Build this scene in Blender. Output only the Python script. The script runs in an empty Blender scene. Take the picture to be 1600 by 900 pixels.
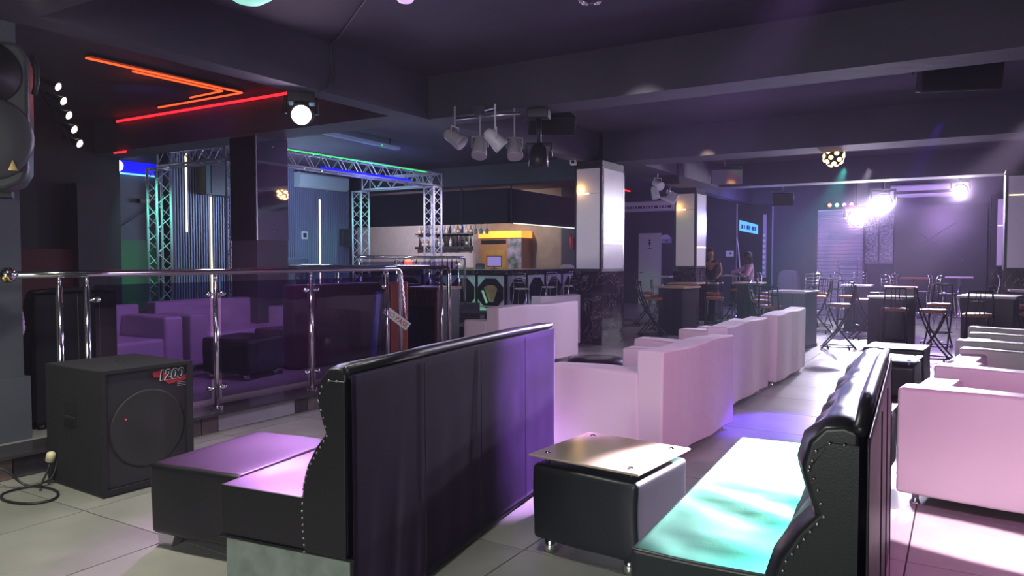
import bpy, bmesh, math, random
from mathutils import Vector, Matrix, Euler
random.seed(7)
PI = math.pi
C = bpy.context.scene.collection
scene = bpy.context.scene

# ------------------------------------------------------------ camera
cam_data = bpy.data.cameras.new('camera')
cam_data.sensor_fit = 'HORIZONTAL'; cam_data.sensor_width = 36.0
cam_data.lens = 36.0 * 1160.0 / 1600.0
cam_data.clip_start = 0.05; cam_data.clip_end = 100
cam = bpy.data.objects.new('camera', cam_data); C.objects.link(cam)
cam.location = (0, 0, 1.45)
cam.rotation_euler = (math.radians(90) - math.atan(45 / 1160.0), 0, math.radians(31.2))
scene.camera = cam

# ------------------------------------------------------------ world, exposure
w = bpy.data.worlds.new('world'); scene.world = w; w.use_nodes = True
w.node_tree.nodes['Background'].inputs[0].default_value = (0.75, 0.78, 0.9, 1)
w.node_tree.nodes['Background'].inputs[1].default_value = 0.35
wv = w.node_tree.nodes.new('ShaderNodeVolumeScatter')      # thin stage haze filling the whole club
wv.inputs['Color'].default_value = (.88, .76, 1, 1); wv.inputs['Density'].default_value = .0022; wv.inputs['Anisotropy'].default_value = .3
w.node_tree.links.new(wv.outputs[0], w.node_tree.nodes['World Output'].inputs['Volume'])
scene.view_settings.view_transform = 'Standard'
scene.view_settings.look = 'None'
scene.view_settings.gamma = 1.0
scene.view_settings.use_curve_mapping = False
scene.view_settings.exposure = 0.0
scene.cycles.transparent_max_bounces = 32

# ------------------------------------------------------------ lights
def aim(o, target):
    d = Vector(target) - o.location
    o.rotation_euler = d.to_track_quat('-Z', 'Y').to_euler()
def area(loc, target, power, size, color=(1, 1, 1), sy=None):
    l = bpy.data.lights.new('area_light', 'AREA'); l.energy = power; l.color = color
    l.shape = 'RECTANGLE'; l.size = size; l.size_y = sy or size
    o = bpy.data.objects.new('area_light', l); C.objects.link(o); o.location = loc; aim(o, target)
def spot(loc, target, power, deg, color=(1, 1, 1), blend=.3, radius=.05):
    l = bpy.data.lights.new('spot_light', 'SPOT'); l.energy = power; l.color = color
    l.spot_size = math.radians(deg); l.spot_blend = blend; l.shadow_soft_size = radius
    o = bpy.data.objects.new('spot_light', l); C.objects.link(o); o.location = loc; aim(o, target)
def point(loc, power, color=(1, 1, 1), radius=.08):
    l = bpy.data.lights.new('point_light', 'POINT'); l.energy = power; l.color = color; l.shadow_soft_size = radius
    o = bpy.data.objects.new('point_light', l); C.objects.link(o); o.location = loc
# unseen fill light added behind the camera
area((-1.0, -3.4, 1.9), (-2.5, 4, .8), 175, 3.5, (.95, 1.0, .93), 2.2)
# stage lamps that wash the seating
spot((2.4, 1.3, 3.3), (-.75, 5.2, .4), 620, 41, (1, .33, .88), .25, .06)      # pink wash on the white sofas
spot((3.6, 3.5, 1.3), (.25, 4.40, 0), 10000, 9, (1, .66, .96), .12, .03)        # white pink bar on the floor
spot((-.06, 18.1, 2.80), (-.6, 6.5, 0), 2400, 34, (.86, .80, 1.0), .7, .10)    # beams of the far lamps down the aisle
spot((-2.0, 19.1, 2.45), (-2.0, 9.0, .0), 3600, 44, (.80, .72, 1.0), .7, .12)
spot((-1.7, 13.5, 2.95), (-.78, 2.85, .5), 16000, 6.4, (.10, 1.0, .72), .5, .04)     # teal beam on the near bench
spot((-1.3, 13.5, 2.95), (-.98, 3.95, .5), 14000, 5.2, (.92, .97, 1.0), .6, .04)
spot((.9, 7.0, 2.95), (-1.14, 3.34, .36), 24000, 8.5, (.95, .80, 1.0), .5, .04)
spot((-.2, 9.5, 3.0), (-1.35, 6.75, 0), 3600, 15, (.12, .04, 1.0), .6, .04)      # blue pools on the floor
spot((-5.50, 5.05, 2.72), (-3.1, 2.75, .4), 620, 30, (.76, .30, 1.0), .5, .06)   # lamp on the beam over the railing
spot((-5.65, 5.05, 2.72), (-7.6, 5.3, .6), 150, 80, (.72, .34, 1.0), .6, .06)
spot((-1.6, 5.2, 3.3), (-5.45, 11.4, 2.1), 420, 12, (1, .93, .86), .5, .06)     # spots added to brighten the panelled columns
spot((-1.0, 12.0, 3.0), (-5.15, 11.8, 2.2), 18, 34, (.82, .70, 1.0), .6, .06)
spot((-1.6, 15.6, 2.9), (-5.3, 17.2, 2.3), 30, 34, (.95, .85, 1.0), .6, .06)
spot((-3.2, 11.0, 3.2), (-5.5, 16.9, 2.0), 160, 16, (1, .75, .40), .6, .06)
spot((-.3, 3.4, 3.0), (-2.25, 3.98, .6), 5500, 27, (.62, .34, 1.0), 1.0, .06)      # extra violet spot added for the velvet back
spot((-3.8, 1.9, 3.0), (-3.6, 1.9, 0), 260, 120, (1, 1, .84), .8, .15)     # unseen downlights added to brighten the near floor
spot((-1.6, 2.2, 3.0), (-1.6, 2.2, 0), 110, 110, (1, .98, .9), .8, .15)
spot((-5.0, 3.9, 3.05), (-4.9, 4.5, .1), 70, 70, (.78, .5, 1.0), .8, .06)
# fill points added to lift the ambient light of the room
point((-1.5, 15.0, 1.7), 80, (.55, .36, 1.0), .3)
point((-4.5, 20.3, 2.4), 150, (.32, .32, 1.0), .3)
point((-.5, 20.3, 2.6), 200, (.58, .32, 1.0), .3)
point((-3.0, 9.6, 1.7), 60, (.62, .48, .95), .3)
point((-7.6, 9.4, 1.9), 60, (.55, .6, .95), .3)
point((-11.3, 10.6, 2.4), 130, (.45, .65, 1.0), .3)
point((-3.2, 4.6, 2.0), 22, (.66, .50, .95), .3)
point((1.4, 6.0, 2.2), 8, (.66, .45, 1.0), .3)

# ------------------------------------------------------------ materials
MC = {}
def mat(name, col, rough=.5, metal=0.0, spec=.5, var=0.0, scale=6.0, bump=0.0, bscale=40.0, col2=None, coat=0.0, sheen=0.0):
    if name in MC: return MC[name]
    m = bpy.data.materials.new(name); m.use_nodes = True; MC[name] = m
    nt = m.node_tree; b = nt.nodes['Principled BSDF']
    b.inputs['Base Color'].default_value = (*col, 1); b.inputs['Roughness'].default_value = rough
    b.inputs['Metallic'].default_value = metal; b.inputs['Specular IOR Level'].default_value = spec
    b.inputs['Coat Weight'].default_value = coat
    if sheen:
        b.inputs['Sheen Weight'].default_value = sheen; b.inputs['Sheen Tint'].default_value = (.8, .6, 1, 1)
        b.inputs['Sheen Roughness'].default_value = .35
    tc = nt.nodes.new('ShaderNodeTexCoord')
    if var or col2:
        n = nt.nodes.new('ShaderNodeTexNoise'); n.inputs['Scale'].default_value = scale; n.inputs['Detail'].default_value = 6
        r = nt.nodes.new('ShaderNodeValToRGB')
        c2 = col2 or tuple(c * (1 - var) for c in col)
        r.color_ramp.elements[0].position = .35; r.color_ramp.elements[0].color = (*c2, 1)
        r.color_ramp.elements[1].position = .65; r.color_ramp.elements[1].color = (*col, 1)
        nt.links.new(tc.outputs['Object'], n.inputs['Vector']); nt.links.new(n.outputs['Fac'], r.inputs[0])
        nt.links.new(r.outputs[0], b.inputs['Base Color'])
    if bump:
        n2 = nt.nodes.new('ShaderNodeTexNoise'); n2.inputs['Scale'].default_value = bscale; n2.inputs['Detail'].default_value = 4
        bp = nt.nodes.new('ShaderNodeBump'); bp.inputs['Strength'].default_value = bump; bp.inputs['Distance'].default_value = .25 / bscale
        nt.links.new(tc.outputs['Object'], n2.inputs['Vector']); nt.links.new(n2.outputs['Fac'], bp.inputs['Height'])
        nt.links.new(bp.outputs[0], b.inputs['Normal'])
    return m
def emis(name, col, strength):
    if name in MC: return MC[name]
    m = bpy.data.materials.new(name); m.use_nodes = True; MC[name] = m
    b = m.node_tree.nodes['Principled BSDF']
    b.inputs['Base Color'].default_value = (*[min(1, c) for c in col], 1)
    b.inputs['Emission Color'].default_value = (*col, 1); b.inputs['Emission Strength'].default_value = strength
    return m
def tinted(name, tint, gloss=.12):
    if name in MC: return MC[name]
    m = bpy.data.materials.new(name); m.use_nodes = True; MC[name] = m
    nt = m.node_tree; nt.nodes.clear()
    o = nt.nodes.new('ShaderNodeOutputMaterial'); t = nt.nodes.new('ShaderNodeBsdfTransparent'); t.inputs[0].default_value = (*tint, 1)
    g = nt.nodes.new('ShaderNodeBsdfGlossy'); g.inputs['Roughness'].default_value = .03
    f = nt.nodes.new('ShaderNodeFresnel'); f.inputs[0].default_value = 1.5
    mx = nt.nodes.new('ShaderNodeMixShader'); ge = nt.nodes.new('ShaderNodeNewGeometry'); ma = nt.nodes.new('ShaderNodeMath'); ma.operation = 'SUBTRACT'; ma.use_clamp = True
    nt.links.new(f.outputs[0], ma.inputs[0]); nt.links.new(ge.outputs['Backfacing'], ma.inputs[1])
    nt.links.new(ma.outputs[0], mx.inputs[0]); nt.links.new(t.outputs[0], mx.inputs[1]); nt.links.new(g.outputs[0], mx.inputs[2])
    nt.links.new(mx.outputs[0], o.inputs[0])
    return m
def marble(name):
    if name in MC: return MC[name]
    m = mat(name, (.012, .011, .014), .12, spec=.6)
    nt = m.node_tree; b = nt.nodes['Principled BSDF']
    tc = nt.nodes.new('ShaderNodeTexCoord'); n = nt.nodes.new('ShaderNodeTexNoise'); n.inputs['Scale'].default_value = 3; n.inputs['Detail'].default_value = 8; n.inputs['Distortion'].default_value = 1.5
    r = nt.nodes.new('ShaderNodeValToRGB'); e = r.color_ramp.elements
    e[0].position = .485; e[0].color = (.012, .011, .014, 1); e[1].position = .515; e[1].color = (.012, .011, .014, 1)
    k = e.new(.5); k.color = (.22, .17, .19, 1)
    nt.links.new(tc.outputs['Object'], n.inputs['Vector']); nt.links.new(n.outputs['Fac'], r.inputs[0]); nt.links.new(r.outputs[0], b.inputs['Base Color'])
    return m
wall_dark = mat('charcoal wall paint', (.055, .055, .075), .6, var=.15, scale=2)
wall_black = mat('black wall paint', (.012, .012, .016), .55, var=.2, scale=2)
wall_grey = mat('grey wall paint', (.13, .13, .15), .6, var=.1)
ceil_m = mat('dark purple grey ceiling paint', (.060, .048, .078), .8, var=.22, scale=1.2, bump=.15, bscale=8)
beam_m = mat('dark grey beam paint', (.066, .058, .086), .8, var=.2, scale=1.5, bump=.1, bscale=8)
pillar_m = mat('blue grey pillar paint', (.085, .095, .115), .55, var=.12, scale=2)
tile_ms = [mat('concrete grey floor tile %s' % s, c, .30, spec=.5, col2=tuple(x * .72 for x in c), scale=2.2, bump=.04, bscale=30)
           for s, c in (('mid', (.35, .345, .31)), ('light', (.39, .38, .345)), ('dark', (.31, .31, .285)))]
grout_m = mat('tile grout', (.09, .09, .08), .8)
white_l = mat('off white leatherette', (.74, .69, .68), .42, bump=.2, bscale=150)
white_c = mat('white sofa slip cover', (.76, .70, .70), .75, bump=.14, bscale=7)
grey_l = mat('grey leatherette', (.36, .32, .32), .5, bump=.1, bscale=60)
black_l = mat('black leatherette', (.009, .009, .012), .36, bump=.25, bscale=160)
velvet = mat('dark purple velvet', (.012, .005, .024), .85, spec=.15, sheen=.12, var=.5, scale=5)
velvet_red = mat('dark wine velvet', (.10, .02, .05), .85, spec=.2, sheen=.6, var=.3, scale=4)
board = mat('bare grey green board', (.24, .28, .25), .85, var=.25, scale=12, bump=.2, bscale=120)
chrome = mat('polished chrome', (.80, .78, .80), .12, metal=1)
steel = mat('brushed aluminium', (.62, .62, .66), .30, metal=1)
studm = mat('pewter nailhead', (.45, .42, .4), .3, metal=1)
black_p = mat('black plastic', (.016, .016, .018), .42)
black_f = mat('black powder coated tube', (.012, .012, .014), .35)
cab = mat('black textured speaker carpet', (.009, .009, .011), .85, bump=.4, bscale=220, var=.3, scale=20)
cloth_b = mat('black canopy cloth', (.020, .020, .030), .9, bump=.2, bscale=3)
white_p = mat('white plastic', (.72, .72, .74), .4)
paper = mat('white paper', (.8, .8, .82), .7)
orange_s = mat('orange tan seat vinyl', (.42, .13, .035), .35)
brown_s = mat('brown seat vinyl', (.30, .12, .07), .32)
wood_o = mat('orange wood slat', (.42, .20, .10), .45, var=.35, scale=8)
wood_d = mat('weathered wood look tile', (.15, .10, .085), .5, var=.45, scale=9)
panel_w = mat('white glossy column panel', (.70, .66, .66), .32)
tile_w = mat('pale grey riser tile', (.42, .40, .42), .3, var=.1)
stone_d = mat('dark stone nosing', (.05, .045, .05), .25, var=.3, scale=8)
marb = marble('black veined marble')
mirror = mat('dark mirror', (.75, .75, .85), .03, metal=1)
gloss_b = mat('black gloss panel', (.012, .010, .014), .06)
glass_t = tinted('violet tinted glass', (.60, .55, .72))
glass_c = tinted('clear glass', (.86, .9, .9))
glass_top = mat('tan back painted glass', (.34, .27, .21), .16, spec=.7)
wallwood = mat('taupe wood wall', (.36, .27, .24), .5, var=.2, scale=3)
slat_m = mat('blue grey slat', (.22, .25, .36), .45)
slat_gap = mat('black slat backing', (.008, .008, .012), .7)
lamp_w = emis('white lamp glow', (1, .97, .95), 14)
lamp_p = emis('violet white lamp glow', (.93, .75, 1), 130)
led_red = emis('red led strip', (1, .01, .015), 4)
neon_m = emis('orange red neon tube', (1, .09, .02), 2.0)
warm_glow = emis('warm white strip glow', (1, .80, .50), 3)
led_blue = emis('blue led', (.0, .0, 1), 1.6)
led_green = emis('green led', (.02, 1, .15), 1.3)

# ------------------------------------------------------------ mesh helpers
def obj(name, bm, m, parent=None, smooth=False, bevel=0, seg=2, kind=None, label=None, sub=0):
    me = bpy.data.meshes.new(name); bmesh.ops.recalc_face_normals(bm, faces=bm.faces); bm.to_mesh(me); bm.free()
    if m is not None:
        for k in (m if isinstance(m, (list, tuple)) else [m]): me.materials.append(k)
    if smooth or bevel:
        for p in me.polygons: p.use_smooth = True
    o = bpy.data.objects.new(name, me); C.objects.link(o)
    if parent: o.parent = parent
    if bevel:
        md = o.modifiers.new('bevel', 'BEVEL'); md.width = bevel; md.segments = seg; md.limit_method = 'ANGLE'; md.angle_limit = math.radians(40)
        if not sub:
            wn = o.modifiers.new('normals', 'WEIGHTED_NORMAL')
    if sub:
        s = o.modifiers.new('subdivision', 'SUBSURF'); s.levels = sub; s.render_levels = sub
    if kind: o['kind'] = kind
    if label: o['label'] = label
    return o
def box(bm, a, b, M=None):
    x0, y0, z0 = a; x1, y1, z1 = b
    vs = [bm.verts.new(p) for p in ((x0, y0, z0), (x1, y0, z0), (x1, y1, z0), (x0, y1, z0), (x0, y0, z1), (x1, y0, z1), (x1, y1, z1), (x0, y1, z1))]
    for f in ((0, 3, 2, 1), (4, 5, 6, 7), (0, 1, 5, 4), (1, 2, 6, 5), (2, 3, 7, 6), (3, 0, 4, 7)): bm.faces.new([vs[i] for i in f])
    if M is not None:
        for v in vs: v.co = M @ v.co
    return vs
def B(*boxes):
    bm = bmesh.new()
    for a, b in boxes: box(bm, a, b)
    return bm
def tube(bm, pts, r, n=8, closed=False):
    pts = [Vector(p) for p in pts]; rings = []; N = len(pts)
    rs = r if isinstance(r, (list, tuple)) else [r] * N
    prev = None
    for i, p in enumerate(pts):
        if closed: t = (pts[(i + 1) % N] - pts[i - 1])
        else: t = pts[min(i + 1, N - 1)] - pts[max(i - 1, 0)]
        t.normalize()
        if prev is None:
            a = Vector((0, 0, 1)) if abs(t.z) < .9 else Vector((1, 0, 0)); u = t.cross(a).normalized()
        else:
            u = (prev - t * prev.dot(t)); u = u.normalized() if u.length > 1e-6 else t.orthogonal().normalized()
        prev = u; v = t.cross(u)
        rings.append([bm.verts.new(p + (u * math.cos(2 * PI * k / n) + v * math.sin(2 * PI * k / n)) * rs[i]) for k in range(n)])
    for i in range(N if closed else N - 1):
        a = rings[i]; b = rings[(i + 1) % N]
        for k in range(n): bm.faces.new((a[k], a[(k + 1) % n], b[(k + 1) % n], b[k]))
    if not closed: bm.faces.new(rings[0][::-1]); bm.faces.new(rings[-1])
def T(*runs, n=8):
    bm = bmesh.new()
    for pts, r in runs: tube(bm, pts, r, n)
    return bm
def lathe(bm, prof, n=20, c=(0, 0, 0), M=None):
    rings = []; c = Vector(c); allv = []
    for r, z in prof:
        if r < 1e-5: v = bm.verts.new(c + Vector((0, 0, z))); rings.append([v]); allv.append(v)
        else:
            rg = [bm.verts.new(c + Vector((r * math.cos(2 * PI * k / n), r * math.sin(2 * PI * k / n), z))) for k in range(n)]; rings.append(rg); allv += rg
    for a, b in zip(rings, rings[1:]):
        for k in range(n):
            k2 = (k + 1) % n
            if len(a) == 1 and len(b) == 1: continue
            if len(a) == 1: bm.faces.new((a[0], b[k2], b[k]))
            elif len(b) == 1: bm.faces.new((a[k], a[k2], b[0]))
            else: bm.faces.new((a[k], a[k2], b[k2], b[k]))
    if len(rings[0]) > 1: bm.faces.new(rings[0][::-1])
    if len(rings[-1]) > 1: bm.faces.new(rings[-1])
    if M is not None:
        for v in allv: v.co = M @ v.co
def L(prof, n=20, c=(0, 0, 0), M=None):
    bm = bmesh.new(); lathe(bm, prof, n, c, M); return bm
def prism(bm, poly, axis, a, b, M=None):
    """poly in the plane normal to axis ('x': (y,z); 'y': (x,z); 'z': (x,y))"""
    def P(p, t): return {'x': (t, p[0], p[1]), 'y': (p[0], t, p[1]), 'z': (p[0], p[1], t)}[axis]
    A = [bm.verts.new(P(p, a)) for p in poly]; Bv = [bm.verts.new(P(p, b)) for p in poly]
    n = len(poly); bm.faces.new(A[::-1]); bm.faces.new(Bv)
    for i in range(n): bm.faces.new((A[i], A[(i + 1) % n], Bv[(i + 1) % n], Bv[i]))
    if M is not None:
        for v in A + Bv: v.co = M @ v.co
def PR(poly, axis, a, b, M=None):
    bm = bmesh.new(); prism(bm, poly, axis, a, b, M); return bm
def thing(name, label, cat, loc=(0, 0, 0), rz=0, group=None, rot=None):
    o = bpy.data.objects.new(name, None); C.objects.link(o); o.location = loc; o.rotation_euler = rot or (0, 0, rz)
    o.empty_display_size = .1
    o['label'] = label; o['category'] = cat
    if group: o['group'] = group
    return o
def tag(o, label, cat, group=None, kind=None):
    o['label'] = label; o['category'] = cat
    if group: o['group'] = group
    if kind: o['kind'] = kind
    return o
def struct(name, bm, m, **k):
    return obj(name, bm, m, kind='structure', **k)
KIDS = {}
def kids(o):
    return [c for c in bpy.data.objects if c.parent == o]
def dup(root, loc, rz, label=None, group=None, parent=None):
    r = root.copy(); C.objects.link(r)
    if parent: r.parent = parent
    else: r.location = loc; r.rotation_euler = (0, 0, rz)
    if label: r['label'] = label
    if group: r['group'] = group
    for c in kids(root):
        d = c.copy(); C.objects.link(d); d.parent = r
        for g in kids(c):
            e = g.copy(); C.objects.link(e); e.parent = d
    return r
def text(name, s, size, m, parent, loc, rot, depth=.001, align='CENTER', shear=0.0, fat=.012):
    cu = bpy.data.curves.new(name, 'FONT'); cu.body = s; cu.size = size; cu.extrude = depth; cu.align_x = align; cu.align_y = 'CENTER'; cu.shear = shear
    cu.resolution_u = 3; cu.offset = size * fat
    t = bpy.data.objects.new(name, cu); C.objects.link(t)
    bpy.context.view_layer.update()
    me = bpy.data.meshes.new_from_object(t.evaluated_get(bpy.context.evaluated_depsgraph_get()))
    bpy.data.objects.remove(t); me.materials.clear(); me.materials.append(m)
    o = bpy.data.objects.new(name, me); C.objects.link(o); o.parent = parent; o.location = loc; o.rotation_euler = rot
    return o
def R(d): return math.radians(d)

# ============================================================ STRUCTURE
# floor: a slab, and single tiles on it
fl = struct('floor', B(((-19, -4, -.30), (5, 24, -.006))), grout_m)
P_ = .82; X0, Y0 = -4.30, 2.34
tm = []
for k in range(3):
    bmt = B(((.004, .004, -.006), (P_ - .004, P_ - .004, 0)))
    me = bpy.data.meshes.new('floor_tile'); bmt.to_mesh(me); bmt.free(); me.materials.append(tile_ms[k]); tm.append(me)
cells = []
cy, sy = math.cos(R(31.2)), math.sin(R(31.2))
for i in range(-12, 12):
    for j in range(-4, 26):
        x = X0 + i * P_; y = Y0 + j * P_
        if x > 4.1 or y > 22.7 or x < -10.2: continue
        if x + P_ < -5.15 and y < 7.6: continue
        u = x * cy + y * sy + .0; d = -x * sy + y * cy
        vis = d > 1.0 and abs((x + .41) * cy + (y + .41) * sy) < .72 * d + .9
        cells.append((x, y, d, vis))
cells.sort(key=lambda c: (not c[3], c[2]))
far_t = bmesh.new(); nt_ = 0
for x, y, d, vis in cells:
    if vis and nt_ < 296:
        o = bpy.data.objects.new('floor_tile', tm[random.choice((0, 0, 1, 2))]); C.objects.link(o); o.parent = fl; o.location = (x, y, 0); nt_ += 1
    else:
        box(far_t, (x + .004, y + .004, -.006), (x + P_ - .004, y + P_ - .004, 0))
obj('far_floor_tile', far_t, tile_ms[0], fl, kind='stuff')

struct('ceiling', B(((-19, -4, 3.6), (5, 24, 3.8))), ceil_m)
struct('wall_back', B(((-19, 23.0, 0), (5, 23.2, 3.6))), wall_dark)
struct('wall_right', B(((4.6, -1.0, 0), (4.8, 23.0, 3.6))), wall_dark)
struct('wall_left', B(((-11.9, -4, 0), (-11.7, 7.05, 3.6))), wall_black)
bm = B(((-13.2, 7.05, 0), (-13.0, 13.7, 3.6)), ((-13.2, 7.03, 0), (-11.9, 7.05, 3.6)))
struct('wall_stage', bm, wall_grey)
struct('wall_service', B(((-19, 13.7, 0), (-13.0, 13.85, 3.6))), wall_black)
struct('wall_far_left', B(((-19, 13.85, 0), (-18.8, 23.0, 3.6))), wall_dark)
struct('wall_bar', B(((-18.8, 20.2, 0), (-11.35, 20.4, 3.6))), mat('pale bar wall paint', (.62, .57, .60), .6, var=.1))
struct('wall_bar_wood', B(((-13.55, 19.95, 0), (-10.35, 20.2, 3.6))), wallwood)
struct('wall_bar_end', B(((-10.35, 19.95, 0), (-9.7, 20.4, 3.6))), mat('navy wall paint', (.05, .05, .10), .6))
# beams
def beam(n, a, b): return struct('trim_%d' % n, B((a, b)), beam_m)
beam(1, (-5.42, 7.05, 3.1), (4.6, 7.50, 3.6))
beam(2, (-5.30, 11.75, 3.1), (4.6, 12.45, 3.6))
beam(3, (-5.10, 17.15, 3.1), (4.6, 17.7, 3.6))
beam(4, (-5.68, 2.72, 3.1), (-5.42, 22.9, 3.6))
beam(5, (-11.7, 2.05, 3.1), (4.6, 2.72, 3.6))
beam(6, (-13.0, 6.65, 3.1), (-5.68, 7.15, 3.6))
beam(7, (-5.42, 12.45, 3.1), (-4.80, 17.15, 3.6))
beam(8, (-18.8, 14.3, 3.15), (-5.68, 14.7, 3.6))
# platform
pf = struct('trim_9', B(((-11.7, 1.2, 0), (-5.36, 7.15, .15))), stone_d)
obj('platform_floor', B(((-11.7, 1.2, .15), (-5.60, 7.15, .17))), tile_ms[1], pf)
obj('nosing', B(((-5.60, 1.2, .15), (-5.26, 7.20, .172))), stone_d, pf)
ys = [1.2, 1.75, 2.28, 2.44, 2.66, 3.12, 3.72, 3.86, 4.02, 4.86, 5.02, 5.18, 5.95, 6.7, 7.15]
kinds = [tile_w, tile_w, wood_d, stone_d, tile_w, tile_w, wood_d, wood_d, tile_w, stone_d, wood_d, tile_w, tile_w, tile_w]
for a, b, k in zip(ys, ys[1:], kinds):
    obj('riser_tile', B(((-5.36, a + .004, .004), (-5.335 + .01, b - .004, .148))), k, pf)
st = struct('trim_10', B(((-13.0, 7.3, 0), (-9.0, 13.5, .5))), mat('black stage carpet', (.02, .02, .03), .9))

# ============================================================ COLUMNS
pl_ = struct('trim_11', B(((-6.65, 2.05, .17), (-5.70, 2.70, 3.1))), pillar_m)
pl_['label'] = 'blue grey square pillar at the left end of the railing'
obj('lower_cladding', B(((-6.66, 2.04, .171), (-5.66, 2.725, .62))), pillar_m, pl_)
def panel_column(n, x0, x1, y0, y1, jl, jr, lab, right=True, wide=.045):
    c = struct('trim_%d' % n, B(((x0, y0, 1.24), (x1, y1, 3.1))), black_p); c['label'] = lab
    # marble base from slabs
    e = .012; zc = [0, .46, .92, 1.24]
    for a, b in zip(zc, zc[1:]):
        obj('marble_slab', B(((x0 - e, y0 - e, a + .002), (x1, y0, b - .002))), marb, c)
        if right: obj('marble_slab', B(((x1, y0 - e, a + .002), (x1 + e, y1, b - .002))), marb, c)
    obj('marble_core', B(((x0, y0, 0), (x1, y1, 1.24))), marb, c)
    for z0, z1 in ((1.29, jl), (jl + .006, 2.97)):
        obj('light_panel', B(((x0 + wide, y0 - .012, z0), (x1 - wide, y0 - .002, z1))), panel_w, c)
    obj('glow_strip', B(((x0 + wide + .01, y0 - .02, jl - .003), (x0 + wide + (x1 - x0) * .45, y0 - .012, jl + .009))), warm_glow, c)  # glowing strip added to give the warm streak at the panel joint
    if right:
        for z0, z1 in ((1.29, jr), (jr + .006, 2.97)):
            obj('light_panel', B(((x1 + .002, y0 + wide, z0), (x1 + .012, y1 - wide, z1))), panel_w, c)
        obj('glow_strip', B(((x1 + .012, y0 + wide, jr - .003), (x1 + .02, y1 - wide, jr + .02))), warm_glow, c)  # side face streak, also an added glowing strip
        obj('edge_trim', B(((x1 + .001, y1 - .03, 1.24), (x1 + .016, y1 - .012, 3.0))), steel, c)
    obj('edge_trim', B(((x0 - .02, y0 - .03, 2.99), (x1 + .02, y0 - .0, 3.02))), black_p, c)
    return c
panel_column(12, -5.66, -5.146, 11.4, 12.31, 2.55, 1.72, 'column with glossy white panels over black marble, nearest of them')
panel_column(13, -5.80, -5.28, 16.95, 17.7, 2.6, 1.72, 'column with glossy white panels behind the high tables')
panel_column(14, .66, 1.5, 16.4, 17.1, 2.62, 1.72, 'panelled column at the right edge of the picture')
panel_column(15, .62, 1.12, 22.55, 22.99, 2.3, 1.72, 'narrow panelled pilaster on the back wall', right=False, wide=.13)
point((-5.55, 11.32, 2.62), 1.6, (1, .55, .14), .02)  # warm points added for the glow around the column joints
point((-5.7, 16.85, 2.66), 1.6, (1, .5, .1), .02)
# mirrored column beside the stage
c2 = struct('trim_16', B(((-8.40, 6.60, 0), (-7.90, 7.12, 3.1))), mat('grey column base', (.075, .07, .08), .5)); c2['label'] = 'square column by the stage with a dark mirror and a black gloss face'
obj('mirror_panel', B(((-7.90, 6.60, 1.70), (-7.885, 7.12, 3.06))), mirror, c2)
obj('gloss_panel', B(((-8.40, 6.585, 1.70), (-7.90, 6.60, 3.06))), gloss_b, c2)
obj('corner_trim', B(((-7.90, 6.58, 1.70), (-7.88, 6.60, 3.06))), steel, c2)
for y_ in (6.86,):
    for z_ in (1.82, 2.95): obj('mirror_screw', L([(.012, 0), (.012, .006), (0, .01)], 8, M=Matrix.Translation((-7.885, y_, z_)) @ Matrix.Rotation(PI / 2, 4, 'Y')), chrome, c2)
# pilasters on the black left wall
struct('trim_17', B(((-11.7, 6.2, .17), (-11.4, 6.65, 2.6))), mat('dark plum panel', (.03, .022, .035), .5))
struct('trim_18', B(((-11.69, 1.3, .17), (-11.55, 6.62, 1.60))), mat('dark red wall panel', (.085, .018, .014), .6))

# ============================================================ SLAT WALL, STAGE SIDE
sw = thing('slat_wall_panel', 'vertical blue grey slat cladding on the stage wall', 'wall panel', (-13.0, 0, 0))
obj('backing', B(((0, 8.72, .5), (.03, 13.66, 3.55))), slat_gap, sw)
bm = bmesh.new(); y_ = 8.76
while y_ < 13.6:
    box(bm, (.03, y_, .5), (.055, y_ + .026, 3.55)); y_ += .0575
obj('slat', bm, slat_m, sw, kind='stuff')
for a, b, z0, z1, s in ((9.11, 9.135, 1.98, 3.5, 'upper light strip'), (9.66, 9.685, .6, 2.7, 'tall light strip'), (12.62, 12.645, .6, 2.85, 'tall light strip')):
    tag(obj('wall_light_strip', B(((-12.94, a, z0), (-12.925, b, z1))), warm_glow), {9.11: 'short warm light strip left on the slat wall', 9.66: 'warm light strip below the black panel on the slat wall', 12.62: 'warm light strip right of the air conditioner on the slat wall'}[a], 'light')
struct('trim_19', B(((-12.95, 8.60, .5), (-12.7, 8.70, 3.6))), black_p)
t = thing('wall_cabinet', 'dark green hanging cabinet with a pale glowing screen on the slat wall', 'cabinet', (-12.94, 9.35, 2.72))
obj('body', B(((0, 0, 0), (.30, 1.75, .72))), mat('dark teal cabinet', (.02, .05, .055), .5), t, bevel=.01)
obj('door', B(((.30, .12, .02), (.315, .42, .70))), black_p, t)
obj('screen', B(((.30, .70, .18), (.315, .98, .64))), emis('pale teal screen', (.45, .9, .85), .7), t)
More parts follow.
